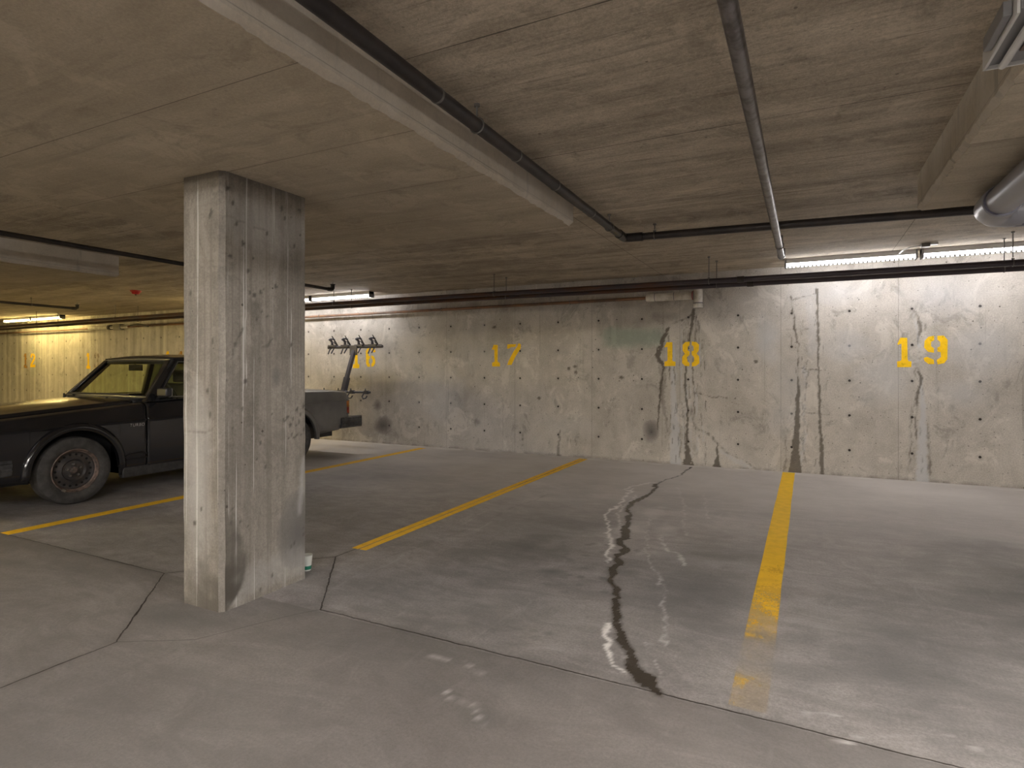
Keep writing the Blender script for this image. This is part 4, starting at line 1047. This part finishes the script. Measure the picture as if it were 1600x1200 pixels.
def hbar(mb, s, y0, y1, z0, z1, th=.035):
    return mb.prism([(y0, z0), (y1, z0), (y1, z1), (y0, z1)], lambda u, v: P3(s, u, v), lambda u, v: P3(s, u, v, th))
for s in S2:
    cp(bar(MB(), s, (A0[0]+.01, A0[1]-.01), (A1[0]+.005, A1[1]), .085, .07, .075), 'windscreen_pillar', M['body'], bevel=.006)
    cp(hbar(MB(), s, 3.98, 5.28, 1.302, 1.332), 'roof_rail', M['body'], bevel=.006)
    cp(MB().prism([(5.26, .905), (5.70, .925), (5.30, 1.322), (5.20, 1.322)], lambda u, v: P3(s, u, v), lambda u, v: P3(s, u, v, .035)), 'rear_pillar', M['body'], bevel=.006)
    cp(bar(MB(), s, (4.52, .90), (4.52, 1.31), .055, .05, .04), 'door_pillar', M['trim'])
    for nm, poly in (('front_window', [(3.745, .925), (4.485, .925), (4.485, 1.292), (4.055, 1.292)]), ('rear_window', [(4.555, .925), (5.235, .925), (5.19, 1.292), (4.555, 1.292)])):
        g = cp(MB().prism(poly, lambda u, v: P3(s, u, v, .014), lambda u, v: P3(s, u, v, .018)), nm, M['glass' if nm == 'front_window' else 'glass_dark'])
        tb = MB().tube([P3(s, u, v, -.002) for u, v in poly], .0075, 8, closed=True)
        o = cp(tb, 'window_frame', M['dullchrome'] if nm == 'front_window' else M['trim'], g)
    mb = MB(); bar(mb, s, (3.735, .90), (4.05, 1.30), .03, .03, .03)
    cp(mb, 'door_frame', M['trim'])
    if s < 0: continue
    # mirror on the driver's side only
    mx = sorted((CX+s*.80, CX+s*.955))
    mr = cp(MB().box(mx[0], mx[1], 3.70, 3.765, .935, 1.022), 'door_mirror', M['trim'], bevel=.014)
    cp(MB().box(mx[0]+.006, mx[1]-.006, 3.765, 3.770, .943, 1.015), 'mirror_glass', M['chrome'], mr)
    cp(MB().prism([(3.73, .92), (3.83, .92), (3.83, 1.0)], lambda u, v: P3(s, u, v, -.006), lambda u, v: P3(s, u, v, -.045)), 'mirror_mount', M['trim'], mr)
    cp(MB().tube([(CX+s*.812, 4.36, .70), (CX+s*.835, 4.37, .70), (CX+s*.835, 4.47, .70), (CX+s*.812, 4.48, .70)], .009, 8), 'door_handle', M['dullchrome'])
# windscreen and rear glass, slightly bowed
def screen(yb, zb_, yt, zt_, wb, wt, bow, th=.004):
    mb = MB(); n = 14; m = 6; vs_ = []
    for k in (0, 1):
        for i in range(m+1):
            t_ = i/m
            for j in range(n+1):
                u = -1+2*j/n; y = yb+(yt-yb)*t_+bow*(1-u*u)*(1-.4*t_)
                vs_.append((CX+u*(wb+(wt-wb)*t_), y+k*th, zb_+(zt_-zb_)*t_+.010*(1-u*u)))
    N_ = (m+1)*(n+1); fs = []
    for k in (0, 1): fs += [(k*N_+i*(n+1)+j, k*N_+i*(n+1)+j+1, k*N_+(i+1)*(n+1)+j+1, k*N_+(i+1)*(n+1)+j) for i in range(m) for j in range(n)]
    mb.add(vs_, fs)
    loop = [vs_[j] for j in range(n+1)]+[vs_[i*(n+1)+n] for i in range(1, m)]+[vs_[m*(n+1)+n-j] for j in range(n+1)]+[vs_[(m-i)*(n+1)] for i in range(1, m)]
    return mb, loop
g, lp = screen(3.665, .925, 4.0, 1.305, .715, .590, -.075)
wsg = cp(g, 'windscreen', M['glass'])
cp(MB().tube(lp, .020, 8, closed=True), 'gasket', M['rubber'], wsg)
cp(MB().tube([(x, y-.019, z+.006) for x, y, z in lp], .0050, 8, closed=True), 'gasket_trim', M['dullchrome'], wsg)
g, lp = screen(5.68, .945, 5.29, 1.305, .66, .575, .05)
rg = cp(g, 'rear_glass', M['glass_dark'])
cp(MB().tube(lp, .013, 8, closed=True), 'gasket', M['rubber'], rg)
for x0, x1 in ((-.48, .02), (.10, .52)):
    mb = MB().tube([(CX+x0, 3.60, .935), (CX+x0+.01, 3.585, .95), (CX+x0+.18, 3.60, .955)], [.016, .014, .006], 10)
    mb.tube([(CX+x0-.1, 3.595, .958), (CX+x1, 3.60, .955)], .006, 8)
    cp(mb, 'wiper', M['trim'])
for x in (-.40, .30): cp(MB().tube([(CX+x, 3.50, .915), (CX+x, 3.50, .93)], .012, 8), 'washer_nozzle', M['trim'])
cp(MB().tube([(CX-.72, 3.62, .90), (CX-.72, 3.62, .945)], .010, 8), 'aerial_base', M['trim'])
# cabin
cp(MB().prism([(3.62, .62), (3.99, .62), (4.02, .84), (3.95, .915), (3.80, .935), (3.68, .90)], lambda u, v: (CX-.68, u, v), lambda u, v: (CX+.68, u, v)), 'dashboard', M['dash'], bevel=.01)
def seat(x, y, w_, head=True):
    mb = MB().box(CX+x-w_, CX+x+w_, y, y+.48, .38, .54)
    mb.prism([(y+.40, .48), (y+.52, .46), (y+.66, 1.02), (y+.56, 1.04)], lambda u, v: (CX+x-w_, u, v), lambda u, v: (CX+x+w_, u, v))
    st_ = cp(mb, 'seat', M['interior'], bevel=.03)
    if head: cp(MB().box(CX+x-.13, CX+x+.13, y+.59, y+.67, 1.05, 1.20), 'headrest', M['interior'], st_, bevel=.025)
seat(.36, 4.12, .25); seat(-.36, 4.12, .25); seat(0, 4.92, .62, False)
sw_ = [(CX+.35+.185*math.cos(a), 4.08-.07*math.sin(a), .93+.155*math.sin(a)) for a in [i*2*PI/28 for i in range(28)]]
o = cp(MB().tube(sw_, .011, 8, closed=True), 'steering_wheel', M['dash'])
cp(MB().tube([(CX+.35, 4.07, .93), (CX+.35, 3.94, .87)], [.045, .03], 14).box(CX+.18, CX+.52, 4.06, 4.075, .92, .94), 'steering_boss', M['dash'], o)
cp(MB().box(CX-.11, CX+.11, 3.96, 3.985, 1.195, 1.262).tube([(CX, 3.97, 1.26), (CX, 3.98, 1.30)], .01, 8), 'rear_view_mirror', M['interior'], bevel=.008)
# fender lettering
def text_mesh(body, size, name, mat, parent, loc, rot):
    cu = bpy.data.curves.new(name, 'FONT'); cu.body = body; cu.size = size; cu.extrude = .0015; cu.shear = .15; cu.space_character = 1.15
    tmp = bpy.data.objects.new('tmp', cu); C.objects.link(tmp)
    dg = bpy.context.evaluated_depsgraph_get(); me = bpy.data.meshes.new_from_object(tmp.evaluated_get(dg))
    bpy.data.objects.remove(tmp); me.materials.clear(); me.materials.append(mat)
    o = bpy.data.objects.new(name, me); C.objects.link(o); o.parent = parent; o.location = loc; o.rotation_euler = rot
    return o
text_mesh('TURBO', .040, 'badge', M['chrome'], car, (CX+.8125-CX, 3.43-CY, .655), (PI/2, 0, PI/2))

# ------------------------------------------------------------ hitch bike rack
RX = -6.60
rk = thing('bike_rack', (RX, 6.75, 0), 'black upright hitch bike rack with four wheel cradles behind the car', 'bike rack')
rp_ = lambda mb, name, mat=None, parent=rk, **k: sub(mb, (RX, 6.75, 0)).build(name, mat or M['rackblack'], parent, **k)
rp_(MB().tube([(RX, 6.52, .30), (RX, 7.02, .30)], .026, 4), 'hitch_bar')
def beam(a, b, wx, wy):
    a, b = Vector(a), Vector(b); d = (b-a).normalized(); n_ = Vector((1, 0, 0)); m_ = d.cross(n_)
    vs_ = [p+n_*sx*wx/2+m_*sy*wy/2 for p in (a, b) for sx, sy in ((-1, -1), (1, -1), (1, 1), (-1, 1))]
    return MB().add(vs_, [(0, 1, 2, 3), (7, 6, 5, 4), (0, 4, 5, 1), (1, 5, 6, 2), (2, 6, 7, 3), (3, 7, 4, 0)])
rp_(beam((RX, 7.0, .27), (RX, 7.265, 1.08), .078, .075), 'lower_mast', bevel=.006)
rp_(beam((RX, 7.25, 1.05), (RX, 7.455, 1.575), .056, .056), 'upper_mast', bevel=.005)
rp_(MB().box(RX-.075, RX+.075, 7.405, 7.425, 1.44, 1.60), 'mast_plate', bevel=.004)
rp_(MB().tube([(RX-.56, 7.455, 1.575), (RX+.56, 7.455, 1.575)], .024, 14).tube([(RX-.57, 7.455, 1.575), (RX-.52, 7.455, 1.575)], .032, 14), 'cross_bar')
o = rp_(MB().tube([(RX+.06, 7.44, 1.604), (RX+.56, 7.44, 1.604)], .006, 8), 'cross_bar_edge', M['chrome']); o['label'] = 'bare metal edge strip'
rp_(MB().tube([(RX-.40, 7.16, .852), (RX+.56, 7.16, .852)], .018, 12), 'lower_bar')
rp_(MB().box(RX-.06, RX+.06, 7.12, 7.18, .81, .88), 'lower_bracket', bevel=.004)
for k, x in enumerate((-.45, -.17, .12, .40)):
    X = RX+x
    mb = MB().box(X-.10, X+.06, 7.41, 7.48, 1.585, 1.612)
    mb.tube([(X-.03, 7.44, 1.61), (X-.025, 7.43, 1.66), (X-.05, 7.42, 1.70)], [.026, .020, .020], 10)
    mb.tube([(X-.06, 7.40, 1.695), (X-.03, 7.40, 1.71), (X+.01, 7.41, 1.712), (X+.04, 7.43, 1.695)], .016, 8)
    mb.tube([(X-.02, 7.43, 1.66), (X+.03, 7.42, 1.665), (X+.045, 7.43, 1.62)], .008, 8)
    mb.tube([(X-.06, 7.43, 1.56), (X-.085, 7.40, 1.46)], .011, 8)
    mb.tube([(X+.02, 7.43, 1.56), (X-.005, 7.39, 1.47)], .011, 8)
    cr_ = rp_(mb, 'wheel_cradle', bevel=.0)
    rp_(MB().tube([(X+.055, 7.47, 1.60), (X+.045, 7.43, 1.67), (X+.02, 7.38, 1.76)], [.016, .011, .007], 8), 'ratchet_strap', M['rubber'], cr_)
for x in (-.36, -.06, .20, .49):
    X = RX+x
    mb = MB().box(X-.03, X+.03, 7.13, 7.19, .825, .88).tube([(X, 7.13, .87), (X+.01, 7.12, .91)], .009, 8)
    mb.tube([(X-.02, 7.12, .84), (X-.03, 7.09, .79), (X+.01, 7.07, .755), (X+.05, 7.08, .765), (X+.06, 7.10, .80)], .011, 8)
    rp_(mb, 'lower_cradle')
